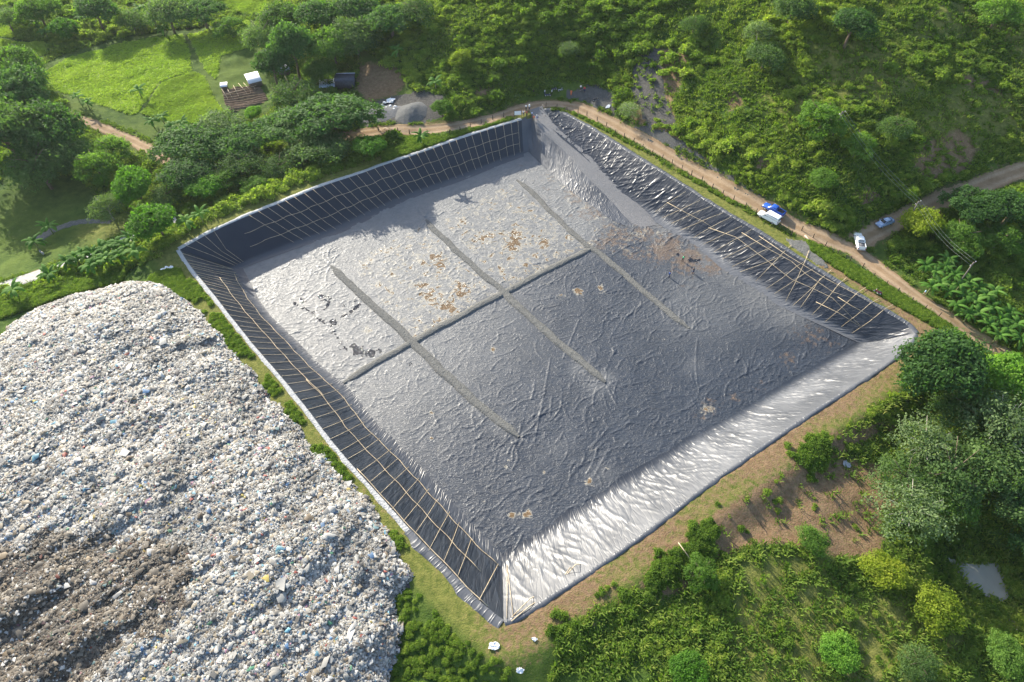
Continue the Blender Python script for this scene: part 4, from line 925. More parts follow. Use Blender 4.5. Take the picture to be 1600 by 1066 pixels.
# banana plants
def leaf_strip(a, L, w, el, droop, r, z0):
    n = 7; V = []
    d = np.array([math.cos(a), math.sin(a), 0]); sd = np.array([-math.sin(a), math.cos(a), 0]); p = np.array([0, 0, z0]); e = el
    for i in range(n):
        t = i / (n - 1); ww = w * (.35 + 1.3 * math.sin(PI * min(1, t * .92 + .06)) ** .7) * .5 * (1 if i < n - 1 else .1)
        V += [p - sd * ww - (0, 0, ww * .45), p + (0, 0, .02), p + sd * ww - (0, 0, ww * .45)]
        p = p + (d * math.cos(e) + np.array([0, 0, math.sin(e)])) * L / (n - 1); e -= droop / (n - 1)
    F = []
    for i in range(n - 1):
        for k_ in (0, 1): q = i * 3 + k_; F.append((q, q + 1, q + 4, q + 3))
    return V, F
BAN = []
for s_ in range(4):
    r = R_(200 + s_); V = []; F = []; LV = []
    for i in range(13):
        v_, f_ = leaf_strip(i * 2.4 + r.rand(), r.uniform(2.2, 3.2), r.uniform(.34, .52), r.uniform(.35, 1.25), r.uniform(1.3, 2.3), r, 2.2 + r.rand() * .3); o_ = len(V)
        V += v_; F += [tuple(k + o_ for k in q) for q in f_]; LV += [r.rand()] * len(f_)
    cm = mesh('leaves', np.array(V), F, [LEAF['banana']], False, None, None, {'lv': np.array(LV)})
    V, F = tube([(0, 0, -.2), (0, .03, 1.2), (0, 0, 2.4)], [.17, .14, .09], 7)
    BAN.append((cm, mesh('stem', V, F, [flat('banana_stem', (.20, .22, .09), .7, .3, vary=.3)], True)))
def banana(px_, py_, s, label, group=None):
    x, y, z = PT(px_, py_, 2.6 * s); t = thing('banana_plant', label, 'banana plant', (x, y, z), tr_rng.rand() * 6.28, group)
    t.scale = (s, s, s * 1.0); c, m_ = BAN[tr_rng.randint(4)]; obj('leaves', c, t); obj('stem', m_, t)
for p in [(1448,415),(1462,425),(1478,418),(1492,430),(1470,442),(1456,448),(1484,455),(1500,446),(1515,440),(1508,462),(1525,470),(1496,476),(1540,462),(1530,488),(1550,480),(1514,492),(1562,500),(1545,508),(1578,488),(1575,515),(1590,505),(1560,525),(1530,450),(1595,530),(1480,405),(1555,455)]:
    banana(*p, .92, 'banana plant in the dense grove right of the dirt road', 'banana grove right of the road')
for p in [(104,408),(118,402),(132,398),(146,396),(158,388),(170,384),(182,380),(196,384),(150,410),(165,404),(210,392),(140,415),(186,400),(204,372)]:
    banana(*p, 1.0, 'banana plant in the row screening the concrete lane', 'banana row by the lane')
for p, l in [((75,353),'lone banana plant beside the footpath in the dark meadow'),((52,377),'banana plant next to the parked motorcycle in the dark meadow'),((20,452),'small banana plant by the concrete lane at the left edge'),((76,428),'small banana plant alone on the verge of the concrete lane'),
             ((312,335),'yellowish banana plant near the left corner of the pit'),((290,345),'banana plant between the feathery tree and the pit rim'),((657,212),'bright banana plant on the verge between the fence and the far-left rim'),((216,140),'banana plant by the lower edge of the rice field'),
             ((322,194),'banana plant at the lower right corner of the rice field'),((680,128),'banana plant low on the left flank of the hill'),((620,78),'banana plant above the bare red bank')]:
    banana(*p, 1.0, l)
for p in [(205,22),(225,35),(240,28),(218,12),(55,38),(70,50),(255,45),(128,28)]:
    banana(*p, 1.1, 'banana plant among the trees above the rice field', 'bananas above the rice field')
for p in [(236,188),(252,182),(268,196),(284,190),(300,202),(120,150),(135,160)]:
    banana(*p, .9, 'banana plant along the lower edge of the rice field', 'bananas below the rice field')

# ------------------------------------------------------------ uncountable undergrowth
def scatter(name, proto, pts, s, rz, tint, label, cat='undergrowth', tilt=.15):
    me = mesh(name, pts, np.zeros((0, 3), int), None, False, {'s': s, 'r': np.c_[rng.normal(0, tilt, len(pts)), rng.normal(0, tilt, len(pts)), rz], 'tint': tint})
    o = tag(obj(name, me), label, cat, None, 'stuff')
    ng = bpy.data.node_groups.new(name, 'GeometryNodeTree'); ng.interface.new_socket('Geometry', in_out='INPUT', socket_type='NodeSocketGeometry'); ng.interface.new_socket('Geometry', in_out='OUTPUT', socket_type='NodeSocketGeometry')
    gi = ng.nodes.new('NodeGroupInput'); go = ng.nodes.new('NodeGroupOutput'); ip = ng.nodes.new('GeometryNodeInstanceOnPoints')
    oi = ng.nodes.new('GeometryNodeObjectInfo'); oi.inputs['Object'].default_value = proto
    na = ng.nodes.new('GeometryNodeInputNamedAttribute'); na.data_type = 'FLOAT'; na.inputs['Name'].default_value = 's'
    nb = ng.nodes.new('GeometryNodeInputNamedAttribute'); nb.data_type = 'FLOAT_VECTOR'; nb.inputs['Name'].default_value = 'r'
    er = ng.nodes.new('FunctionNodeEulerToRotation')
    ng.links.new(gi.outputs[0], ip.inputs['Points']); ng.links.new(oi.outputs['Geometry'], ip.inputs['Instance']); ng.links.new(na.outputs['Attribute'], ip.inputs['Scale'])
    ng.links.new(nb.outputs['Attribute'], er.inputs[0]); ng.links.new(er.outputs[0], ip.inputs['Rotation']); ng.links.new(ip.outputs[0], go.inputs[0])
    md = o.modifiers.new('scatter', 'NODES'); md.node_group = ng; return o
def proto(name, me): return bpy.data.objects.new(name, me)
PS = [proto('shrub', crown_mesh('shrub', 1.3, 1.3, -.1, 7, 9, 9, .17, .5, 300 + i, 'weed', .75, .2, 1.3, .85)) for i in range(4)]
def tuft(seed, n, h, w, mat):
    r = R_(seed); V = []; F = []
    for i in range(n):
        a = r.rand() * 6.28; d = np.array([math.cos(a), math.sin(a)]); b = r.normal(0, .28, 2); L = h * r.uniform(.6, 1.2); o_ = len(V); s_ = np.array([-d[1], d[0]]) * w * r.uniform(.6, 1.3)
        V += [(*(b - s_), 0), (*(b + s_), 0), (*(b + d * L * .35 + s_ * .9), L * .65), (*(b + d * L * .35 - s_ * .9), L * .65), (*(b + d * L * .85), L * .8)]
        F += [(o_, o_ + 1, o_ + 2, o_ + 3), (o_ + 3, o_ + 2, o_ + 4)]
    return mesh('tuft', V, F, [LEAF[mat]], False, None, None, {'lv': np.repeat(r.rand(n), 2)})
PT_ = [proto('tuft', tuft(400 + i, 16, .55, .07, 'grass')) for i in range(3)]
PR_ = proto('rice_tuft', tuft(431, 12, .30, .06, 'rice'))
ZONE = {
 'hill': [(540,-60),(1700,-60),(1700,240),(1600,245),(1530,278),(1430,318),(1370,345),(1335,374),(1290,362),(1240,340),(1225,315),(1190,300),(1110,250),(1040,208),(990,195),(960,175),(960,140),(900,128),(850,142),(800,160),(700,192),(700,150),(650,140),(600,100),(560,70)],
 'right': [(1385,385),(1400,360),(1480,330),(1560,300),(1700,240),(1700,620),(1560,530),(1500,490),(1450,450),(1390,410)],
 'se': [(1445,545),(1480,520),(1560,565),(1700,660),(1700,1150),(840,1150),(870,1010),(940,930),(1010,865),(1100,800),(1220,720),(1330,650),(1410,600)],
 'south': [(640,885),(660,890),(700,930),(745,975),(785,1010),(800,1066),(790,1150),(590,1150),(606,1066),(626,990),(618,935)],
 'wood': [(250,255),(262,235),(310,205),(345,190),(420,180),(440,140),(470,130),(560,140),(560,200),(640,215),(560,262),(480,290),(400,322),(300,375),(270,395),(180,430),(60,455),(0,475),(0,450),(100,415),(240,365)],
 'left': [(-40,90),(60,110),(90,150),(110,185),(180,225),(250,260),(250,330),(180,335),(150,300),(120,275),(40,275),(-40,290)],
 'topl': [(-60,-60),(560,-60),(560,140),(480,140),(420,115),(400,30),(340,38),(280,45),(190,58),(100,85),(60,105),(10,105),(76,90),(76,66),(30,62),(-40,20)]}
def zone_pts(keys, n, thr, lawn_keep=.10, cut=.56):
    x = rng.uniform(-175, 175, n); y = rng.uniform(-5, 270, n); z = Zt(x, y); a, b = pix(x, y, z)
    ok = (a > -60) & (a < 1660) & (b > -60) & (b < 1110)
    x, y, z, a, b = x[ok], y[ok], z[ok], a[ok], b[ok]
    m_ = np.zeros(len(x), bool)
    for k_ in keys: m_ |= inpoly(a, b, ZONE[k_])
    x, y, z, a, b = x[m_], y[m_], z[m_], a[m_], b[m_]
    ok = ~inpoly(x, y, RIM) & (dseg(x, y, RIM[::2], True) > np.where(y < 75 + .0 * x, 5.4, 3.4))
    for k_ in ROADS: ok &= dseg(x, y, ROADS[k_][::2]) > RW[k_] + .5
    for p in FIELDS + [PLOT, TR, POND]: ok &= ~inpoly(a, b, p)
    for p in DIRT[:1]: ok &= ~inpoly(a, b, p) | (rng.rand(len(x)) < .07)
    for p in DIRT[1:] + STONE: ok &= ~inpoly(a, b, p) | (rng.rand(len(x)) < .3)
    for p in LAWN: ok &= ~inpoly(a, b, p) | (rng.rand(len(x)) < lawn_keep)
    ok &= ~inpoly(a, b, [(1000,880),(1060,800),(1240,715),(1440,735),(1440,1150),(850,1150),(900,1000)]) | (fbm(x * .22, y * .22, 71, 2) > cut)
    ok &= ~inpoly(a, b, [(0,265),(120,275),(150,330),(240,335),(230,370),(100,405),(0,440)])
    ok &= ~inpoly(a, b, [(560,165),(600,150),(690,150),(700,185),(600,215),(560,200)]) | (rng.rand(len(x)) < .1)
    nz = fbm(x * .09, y * .09, 61, 3) + .12 * (vn(x * .5, y * .5, 62) - .5)
    ok &= nz > thr + .07 * (thr > .35) * ((a > 1000) & (b < 320))
    return x[ok], y[ok], z[ok], nz[ok]
x, y, z, nz = zone_pts(['hill', 'right', 'se', 'wood', 'left', 'topl'], 62000, .40)
ii = rng.randint(0, 4, len(x)); tb = fbm(x * .04, y * .04, 63, 3)
pa_, pb_ = pix(x, y, z); br_ = ((pa_ > 900) & (pb_ < 300)); sm_ = np.where(y < 75, .52, np.where(br_ & (pa_ > 1150), .8, 1.0))
for i in range(4):
    q = ii == i; n = int(q.sum()); s = np.clip(np.exp(rng.normal(-.38, .42, n)) * (.55 + 1.2 * (nz[q] - .35)), .25, 1.6) * sm_[q]
    scatter('shrub_thicket', PS[i], np.c_[x[q], y[q], z[q] - .1], s, rng.rand(n) * 6.28, np.clip((tb[q] - .14) * 1.7 + rng.normal(0, .2, n) + .22 * (y[q] < 75) + .35 * br_[q] * sstep(850, 1150, pa_[q]), 0, 1), 'dense tangle of green shrubs covering the hillside and the wild ground')
x, y, z, nz = zone_pts(['se', 'hill'], 70000, .36, .06, .47); n = len(x)
scatter('low_scrub', PS[3], np.c_[x, y, z - .08], np.clip(np.exp(rng.normal(-1.15, .4, n)), .12, .65), rng.rand(n) * 6.28, np.clip(.40 + .28 * (y < 75) + fbm(x * .05, y * .05, 67, 3) * 1.0 + rng.normal(0, .22, n), 0, 1), 'low bright scrub filling the gaps between the bushes')
x, y, z, nz = zone_pts(['south'], 170000, .0); n = len(x)
scatter('weed_patch', PS[1], np.c_[x, y, z - .1], rng.uniform(.2, .44, n), rng.rand(n) * 6.28, np.clip(.5 + rng.normal(0, .2, n), 0, 1), 'thick green weeds between the rubbish heap and the near corner of the pit')
x, y, z, nz = zone_pts(['hill', 'right', 'se', 'wood', 'left', 'topl'], 190000, .0, .4, .25)
for i in range(2):
    q = slice(i, None, 2); n = len(x[q])
    scatter('wild_grass', PT_[i], np.c_[x[q], y[q], z[q]], rng.uniform(.6, 1.7, n), rng.rand(n) * 6.28, np.clip((fbm(x[q] * .06, y[q] * .06, 64) - .25) * 1.6, 0, 1), 'rough wild grass between the shrubs', 'grass')
off = rSE[:, :2]; tt = np.gradient(off, axis=0); tt /= np.linalg.norm(tt, axis=1)[:, None]; nn_ = np.stack([-tt[:, 1], tt[:, 0]], 1)
if inpoly(off[20:21, 0] + nn_[20:21, 0], off[20:21, 1] + nn_[20:21, 1], RIM)[0]: nn_ = -nn_
dd = resamp(off + nn_ * 6.3, 2600); dd = dd + rng.normal(0, 1.0, dd.shape); dd = dd[fbm(dd[:, 0] * .16, dd[:, 1] * .16, 77, 2) > .47]; n = len(dd)
scatter('ditch_weeds', PS[0], np.c_[dd, Zt(dd[:, 0], dd[:, 1]) - .1], rng.uniform(.25, .6, n), rng.rand(n) * 6.28, np.clip(.35 + rng.normal(0, .2, n), 0, 1), 'band of dark weeds along the foot of the near-right bank', 'weeds')
wx = []
# rice plants
rp = []
for i, p in enumerate(FIELDS):
    w = PTs(p)[:, :2]; n = int(12000 if i < 2 else 4500); a = rng.uniform(w[:, 0].min(), w[:, 0].max(), n); b = rng.uniform(w[:, 1].min(), w[:, 1].max(), n); ok = inpoly(a, b, w); rp.append(np.c_[a[ok], b[ok]])
rp = np.concatenate(rp); n = len(rp)
scatter('rice_plants', PR_, np.c_[rp, Zt(rp[:, 0], rp[:, 1]) + .1], rng.uniform(.5, 1.3, n), rng.rand(n) * 6.28, np.clip(fbm(rp[:, 0] * .08, rp[:, 1] * .08, 81, 3) * 1.1 + .15, 0, 1), 'young bright green rice growing in the fields', 'rice')
# weeds along the road edges
ew = []
for k_ in ROADS:
    c_ = resamp(ROADS[k_], int(plen(ROADS[k_]) / .12))[:, :2]; t_ = np.gradient(c_, axis=0); t_ /= np.linalg.norm(t_, axis=1)[:, None] + 1e-9
    for s_ in (-1, 1): ew.append(c_ + np.stack([-t_[:, 1], t_[:, 0]], 1) * s_ * (RW[k_] + rng.normal(.15, .35, (len(c_), 1))))
ew = np.concatenate(ew); ew = ew[np.hypot(ew[:, 0] - P(832, 178)[0], ew[:, 1] - P(832, 178)[1]) > 5.5]; ew = ew[(fbm(ew[:, 0] * .3, ew[:, 1] * .3, 83, 2) > .48) & ~inpoly(ew[:, 0], ew[:, 1], RIM)]; n = len(ew)
scatter('roadside_weeds', PT_[0], np.c_[ew, Zt(ew[:, 0], ew[:, 1])], rng.uniform(.4, 1.0, n), rng.rand(n) * 6.28, rng.uniform(.1, .8, n), 'ragged weeds fringing the dirt roads', 'weeds')
# weeds on the berm
VG = [([(285,405),(330,470),(345,480),(400,560),(470,650),(560,760),(640,860),(620,860),(540,780),(440,660),(370,560),(310,480),(270,440)], 9000, .5),
      ([(1256,368),(1290,392),(1350,425),(1420,470),(1500,515),(1560,560),(1600,600),(1590,600),(1500,540),(1440,500),(1400,478),(1330,435),(1270,395)], 9000, .0),
      ([(200,445),(280,420),(300,470),(270,465),(240,440)], 1500, .3), ([(0,470),(90,440),(200,420),(190,440),(90,465),(0,500)], 5000, .35),
      ([(590,215),(680,200),(800,184),(812,188),(700,220),(600,255)], 2500, .35), ([(850,167),(900,172),(960,205),(1060,262),(1180,330),(1200,350),(1120,305),(1000,235),(900,180)], 5000, .45)]
for poly, n, thr in VG:
    w = PTs(poly)[:, :2]; a = rng.uniform(w[:, 0].min(), w[:, 0].max(), n * 3); b = rng.uniform(w[:, 1].min(), w[:, 1].max(), n * 3)
    ok = inpoly(a, b, w) & (fbm(a * .2, b * .2, 65) > thr) & ~inpoly(a, b, RIM) & (dseg(a, b, RIM[::2], True) > 1.3); wx.append(np.c_[a[ok], b[ok]][:n])
wx = np.concatenate(wx); wx = wx[np.hypot(wx[:, 0] - P(830, 180)[0], wx[:, 1] - P(830, 180)[1]) > 5.5]; wx = wx[dseg(wx[:, 0], wx[:, 1], ROADS['main'][::2]) > 2.4]; n = len(wx)
scatter('verge_weeds', PS[2], np.c_[wx, Zt(wx[:, 0], wx[:, 1]) - .08], rng.uniform(.16, .42, n), rng.rand(n) * 6.28, rng.uniform(.3, .9, n), 'low weeds growing on the verge around the pit', 'weeds')
# ------------------------------------------------------------ small builders
def box_vf(x0, x1, y0, y1, z0, z1, V=None, F=None):
    V = [] if V is None else V; F = [] if F is None else F; o = len(V)
    V += [(x, y, z) for z in (z0, z1) for x, y in ((x0, y0), (x1, y0), (x1, y1), (x0, y1))]
    F += [tuple(k + o for k in q) for q in ((3, 2, 1, 0), (4, 5, 6, 7), (0, 1, 5, 4), (1, 2, 6, 5), (2, 3, 7, 6), (3, 0, 4, 7))]
    return V, F
def part(name, vf, mat, parent, bev=0, sm=False, label=None):
    o = obj(name, mesh(name, vf[0], vf[1], [mat], sm), parent)
    if bev:
        b = o.modifiers.new('b', 'BEVEL'); b.width = bev; b.segments = 2; b.limit_method = 'ANGLE'
    if label: o['label'] = label
    return o
def loft(secs):
    """secs: (x, half width bottom, half width top, z0, z1)"""
    V = []; F = []; K = 10
    for x, wb, wt, z0, z1 in secs:
        c = min(.12, (z1 - z0) * .3); pr = [(-wb + c, z0), (-wb, z0 + c), (-wb, z0 + (z1 - z0) * .55), (-wt, z1 - c), (-wt + c * 1.6, z1)]
        V += [(x, a, b) for a, b in pr] + [(x, -a, b) for a, b in reversed(pr)]
    for i in range(len(secs) - 1):
        for k_ in range(K):
            k2 = (k_ + 1) % K; F.append((i * K + k_, i * K + k2, (i + 1) * K + k2, (i + 1) * K + k_))
    F.append(tuple(range(K))[::-1]); F.append(tuple(range((len(secs) - 1) * K, len(secs) * K)))
    return V, F
def cyl(cx, cy, cz, r, w, n=16, axis='y', V=None, F=None):
    V = [] if V is None else V; F = [] if F is None else F; o = len(V)
    for s_ in (-w / 2, w / 2):
        for k_ in range(n):
            a = 2 * PI * k_ / n
            V.append((cx + r * math.cos(a), cy + s_, cz + r * math.sin(a)) if axis == 'y' else (cx + r * math.cos(a), cy + r * math.sin(a), cz + s_))
    for k_ in range(n):
        k2 = (k_ + 1) % n; F.append((o + k_, o + k2, o + n + k2, o + n + k_))
    F.append(tuple(o + k_ for k_ in range(n))[::-1]); F.append(tuple(o + n + k_ for k_ in range(n)))
    return V, F
M_TYRE = flat('tyre_rubber', (.02, .02, .02), .8, .3); M_RIMM = flat('wheel_metal', (.45, .45, .46), .35, .5, .7)
M_GLASSV = flat('dark_window_glass', (.015, .018, .022), .08, .6); M_LAMP = flat('lamp_lens', (.75, .75, .72), .15, .6); M_REDL = flat('red_lamp_lens', (.4, .02, .02), .2, .5)
M_TRIM = flat('black_plastic_trim', (.03, .03, .032), .6, .4)
def paint(n, c): return flat(n, c, .25, .5, 0, .6, .03)
def wheels(t, xs, hw, r=.36):
    for x in xs:
        for s_ in (-1, 1):
            w = part('wheel', cyl(x, s_ * (hw - .10), r, r, .22, 20), M_TYRE, t, 0)
            part('rim', cyl(x, s_ * (hw + .015), r, r * .58, .03, 12), M_RIMM, w)
def quad_slab(p, th, nrm):
    p = [Vector(q) for q in p]; n_ = Vector(nrm).normalized() * th
    V = [tuple(q) for q in p] + [tuple(q + n_) for q in p]
    return V, [(3, 2, 1, 0), (4, 5, 6, 7), (0, 1, 5, 4), (1, 2, 6, 5), (2, 3, 7, 6), (3, 0, 4, 7)]
def at_ground(px_, py_, dz=0.): x, y, z = PT(px_, py_, dz); return x, y, z + .10
def heading(a, b):
    p = PT(*a); q = PT(*b); return math.atan2(q[1] - p[1], q[0] - p[0])
def pickup(label, px_, py_, rz, pm, bedcol=None, cover=False, s=1.0):
    x, y, z = at_ground(px_, py_, .8); t = thing('pickup_truck', label, 'pickup truck', (x, y, z), rz); t.scale = (s, s, s)
    V, F = loft([(-2.62, .84, .84, .48, 1.02), (-2.5, .90, .88, .42, 1.08), (-.8, .92, .90, .40, 1.10), (.95, .92, .89, .40, 1.10), (1.25, .92, .86, .40, 1.08), (2.3, .89, .80, .42, .98), (2.6, .80, .70, .48, .86)])
    body = part('body', (V, F), pm, t, .03)
    cab = part('cab', loft([(-.82, .84, .66, 1.0, 1.45), (-.68, .86, .66, 1.0, 1.74), (.1, .87, .68, 1.0, 1.80), (.55, .86, .66, 1.0, 1.72), (1.28, .84, .70, 1.0, 1.10)]), pm, t, .03)
    part('windscreen', quad_slab([(1.17, -.68, 1.14), (1.17, .68, 1.14), (.60, .58, 1.68), (.60, -.58, 1.68)], .035, (.7, 0, .7)), M_GLASSV, cab)
    part('rear_window', quad_slab([(-.84, .60, 1.18), (-.84, -.60, 1.18), (-.74, -.54, 1.62), (-.74, .54, 1.62)], .03, (-1, 0, .2)), M_GLASSV, cab)
    for sy in (-1, 1):
        part('side_window', quad_slab([(-.66, sy * .80, 1.16), (.92, sy * .82, 1.16), (.42, sy * .70, 1.62), (-.58, sy * .70, 1.62)], .035, (0, sy, .3)), M_GLASSV, cab)
        part('mirror', box_vf(.92, 1.06, min(sy * .9, sy * 1.08), max(sy * .9, sy * 1.08), 1.12, 1.28), M_TRIM, t, .02)
        part('headlight', box_vf(2.42, 2.60, min(sy * .48, sy * .76), max(sy * .48, sy * .76), .68, .84), M_LAMP, t, .02)
        part('tail_light', box_vf(-2.66, -2.60, min(sy * .66, sy * .86), max(sy * .66, sy * .86), .72, 1.0), M_REDL, t)
    V, F = box_vf(-2.48, -.92, -.78, -.70, 1.06, 1.30); box_vf(-2.48, -.92, .70, .78, 1.06, 1.30, V, F); box_vf(-.94, -.86, -.78, .78, 1.06, 1.30, V, F); box_vf(-2.56, -2.48, -.78, .78, 1.06, 1.30, V, F)
    part('bed_wall', (V, F), pm, t, .02)
    part('bed_floor', box_vf(-2.47, -.95, -.69, .69, 1.105, 1.13), bedcol or M_TRIM, t)
    part('bumper', box_vf(2.56, 2.70, -.82, .82, .42, .60), M_TRIM, t, .03); part('bumper', box_vf(-2.74, -2.62, -.84, .84, .42, .60), M_RIMM, t, .03)
    wheels(t, (-1.65, 1.65), .92, .38); return t
WHITE = paint('white_car_paint', (.80, .80, .79))
rzr = heading((1240, 350), (1160, 305))
# white van with hood
x, y, z = at_ground(1201, 341, .6); vn_ = thing('van', 'white van with dark side windows parked beside the blue pickup on the dirt road', 'van', (x, y, z), rzr)
part('body', loft([(-2.55, .86, .80, .40, 1.15), (-2.50, .90, .84, .36, 1.20), (.9, .90, .86, .36, 1.20), (1.35, .90, .82, .36, 1.12), (2.3, .86, .76, .38, 1.0), (2.52, .76, .66, .44, .86)]), WHITE, vn_, .03)
cb_ = part('roof', loft([(-2.52, .86, .74, 1.1, 2.02), (-2.40, .88, .76, 1.1, 2.12), (.2, .88, .76, 1.1, 2.14), (.55, .87, .74, 1.1, 2.08), (1.45, .84, .72, 1.1, 1.2)]), WHITE, vn_, .03)
part('windscreen', quad_slab([(1.38, -.68, 1.22), (1.38, .68, 1.22), (.66, .62, 2.0), (.66, -.62, 2.0)], .04, (.7, 0, .6)), M_GLASSV, cb_)
for sy in (-1, 1):
    part('side_window', quad_slab([(-2.2, sy * .845, 1.35), (-.25, sy * .845, 1.35), (-.25, sy * .775, 1.9), (-2.2, sy * .775, 1.9)], .04, (0, sy, .2)), M_GLASSV, cb_)
    part('door_window', quad_slab([(-.1, sy * .845, 1.35), (.98, sy * .845, 1.32), (.55, sy * .775, 1.88), (-.1, sy * .775, 1.9)], .04, (0, sy, .2)), M_GLASSV, cb_)
    part('headlight', box_vf(2.36, 2.50, min(sy * .5, sy * .74), max(sy * .5, sy * .74), .66, .84), M_LAMP, vn_, .02)
    part('tail_light', box_vf(-2.6, -2.54, min(sy * .7, sy * .84), max(sy * .7, sy * .84), .9, 1.3), M_REDL, vn_)
    part('mirror', box_vf(1.0, 1.14, min(sy * .9, sy * 1.08), max(sy * .9, sy * 1.08), 1.2, 1.38), M_TRIM, vn_, .02)
part('rear_window', quad_slab([(-2.53, .66, 1.35), (-2.53, -.66, 1.35), (-2.50, -.62, 1.85), (-2.50, .62, 1.85)], .03, (-1, 0, 0)), M_GLASSV, cb_)
part('bumper', box_vf(2.46, 2.62, -.8, .8, .38, .58), M_TRIM, vn_, .03)
wheels(vn_, (-1.5, 1.6), .89, .35)
pickup('bright blue pickup parked against the bushes behind the white van', 1209, 328, rzr, paint('blue_car_paint', (.02, .09, .42)))
pickup('white pickup with an open dark cargo bed standing at the junction', 1343, 377, heading((1345, 388), (1342, 366)), WHITE, flat('grey_bed_liner', (.12, .12, .125), .7), s=1.0)
# saloon car
x, y, z = at_ground(1382, 349, .6); cr = thing('saloon_car', 'silvery blue saloon car on the side road behind the white pickup', 'car', (x, y, z), heading((1395, 342), (1370, 354)))
BL = paint('silver_blue_car_paint', (.20, .28, .42))
part('body', loft([(-2.2, .70, .62, .42, .84), (-2.1, .82, .74, .32, .96), (-1.2, .86, .78, .28, 1.0), (.8, .86, .78, .28, .98), (1.8, .84, .72, .30, .84), (2.15, .74, .6, .36, .68)]), BL, cr, .03)
gh = part('cabin', loft([(-1.6, .74, .60, .9, .98), (-.95, .76, .58, .9, 1.40), (.05, .76, .58, .9, 1.43), (.35, .76, .58, .9, 1.38), (1.15, .74, .62, .9, .98)]), BL, cr, .03)
part('windscreen', quad_slab([(1.02, -.60, 1.03), (1.02, .60, 1.03), (.42, .52, 1.36), (.42, -.52, 1.36)], .03, (.5, 0, .8)), M_GLASSV, gh)
part('rear_window', quad_slab([(-1.48, .58, 1.03), (-1.48, -.58, 1.03), (-1.0, -.50, 1.36), (-1.0, .50, 1.36)], .03, (-.6, 0, .8)), M_GLASSV, gh)
for sy in (-1, 1):
    part('side_window', quad_slab([(-1.25, sy * .73, 1.02), (.85, sy * .73, 1.02), (.35, sy * .64, 1.32), (-.9, sy * .64, 1.32)], .03, (0, sy, .3)), M_GLASSV, gh)
    part('headlight', box_vf(1.98, 2.12, min(sy * .45, sy * .68), max(sy * .45, sy * .68), .56, .70), M_LAMP, cr, .02); part('tail_light', box_vf(-2.22, -2.16, min(sy * .5, sy * .7), max(sy * .5, sy * .7), .62, .8), M_REDL, cr)
    part('mirror', box_vf(.72, .84, min(sy * .84, sy * .98), max(sy * .84, sy * .98), .98, 1.1), BL, cr, .02)
wheels(cr, (-1.35, 1.35), .85, .32)

# ------------------------------------------------------------ motorcycles
def motorcycle(label, px_, py_, rz, col, group=None):
    x, y, z = at_ground(px_, py_, .4); t = thing('motorcycle', label, 'motorcycle', (x, y, z), rz, group)
    pm = paint('moto_' + '_'.join(str(int(c * 99)) for c in col), col)
    for xx in (-.62, .62):
        w = part('wheel', cyl(xx, 0, .30, .30, .11, 18), M_TYRE, t); part('rim', cyl(xx, 0, .30, .19, .13, 12), M_RIMM, w)
    V, F = tube([(-.62, 0, .30), (-.1, 0, .42), (.28, 0, .60), (.42, 0, .88)], [.05, .09, .07, .05], 7); part('frame', (V, F), M_TRIM, t, 0, True)
    V, F = loft([(-.88, .06, .05, .60, .70), (-.5, .12, .10, .52, .76), (0, .14, .11, .45, .74), (.22, .10, .08, .45, .72)]); part('fairing', (V, F), pm, t, .02)
    part('seat', loft([(-.75, .11, .09, .74, .83), (-.3, .14, .12, .74, .84), (.12, .10, .08, .70, .79)]), M_TRIM, t, .02)
    part('front_shield', loft([(.30, .17, .13, .42, .98), (.40, .13, .09, .52, 1.0)]), pm, t, .02)
    V, F = tube([(.62, .0, .30), (.50, 0, .62), (.38, 0, .98)], .035, 6); part('fork', (V, F), M_RIMM, t)
    V, F = tube([(.26, -.33, 1.02), (.36, -.14, 1.0), (.38, 0, .98), (.36, .14, 1.0), (.26, .33, 1.02)], .022, 6); part('handlebar', (V, F), M_TRIM, t)
    part('headlight', cyl(.42, 0, .92, .07, .12, 10), M_LAMP, t); part('engine', box_vf(-.16, .16, -.13, .13, .22, .46), M_RIMM, t, .03)
    V, F = tube([(.05, .16, .26), (-.4, .17, .26), (-.8, .18, .36)], [.03, .04, .05], 7); part('exhaust', (V, F), M_RIMM, t); return t
motorcycle('red motorcycle standing in the grass where the lattice poles end', 1371, 457, 2.4, (.45, .03, .04))
motorcycle('black motorcycle parked alone on the grey gravel yard beyond the road', 931, 157, .3, (.03, .03, .035))
motorcycle('blue motorcycle with white shields parked beside a man at the roadside', 856, 150, 0.1, (.06, .08, .16), 'motorcycles by the road bend')
motorcycle('dark motorcycle parked closest to the hill bushes at the road bend', 866, 141, .4, (.1, .1, .12), 'motorcycles by the road bend')
motorcycle('white fronted motorcycle beside the dark one at the road bend', 876, 142, .5, (.6, .6, .62), 'motorcycles by the road bend')
motorcycle('motorcycle with a red rider at the back of the gravel yard', 909, 141, .8, (.16, .16, .18))
motorcycle('motorcycle with pale blue shields parked in the shaded meadow', 66, 396, 2.6, (.45, .55, .66))

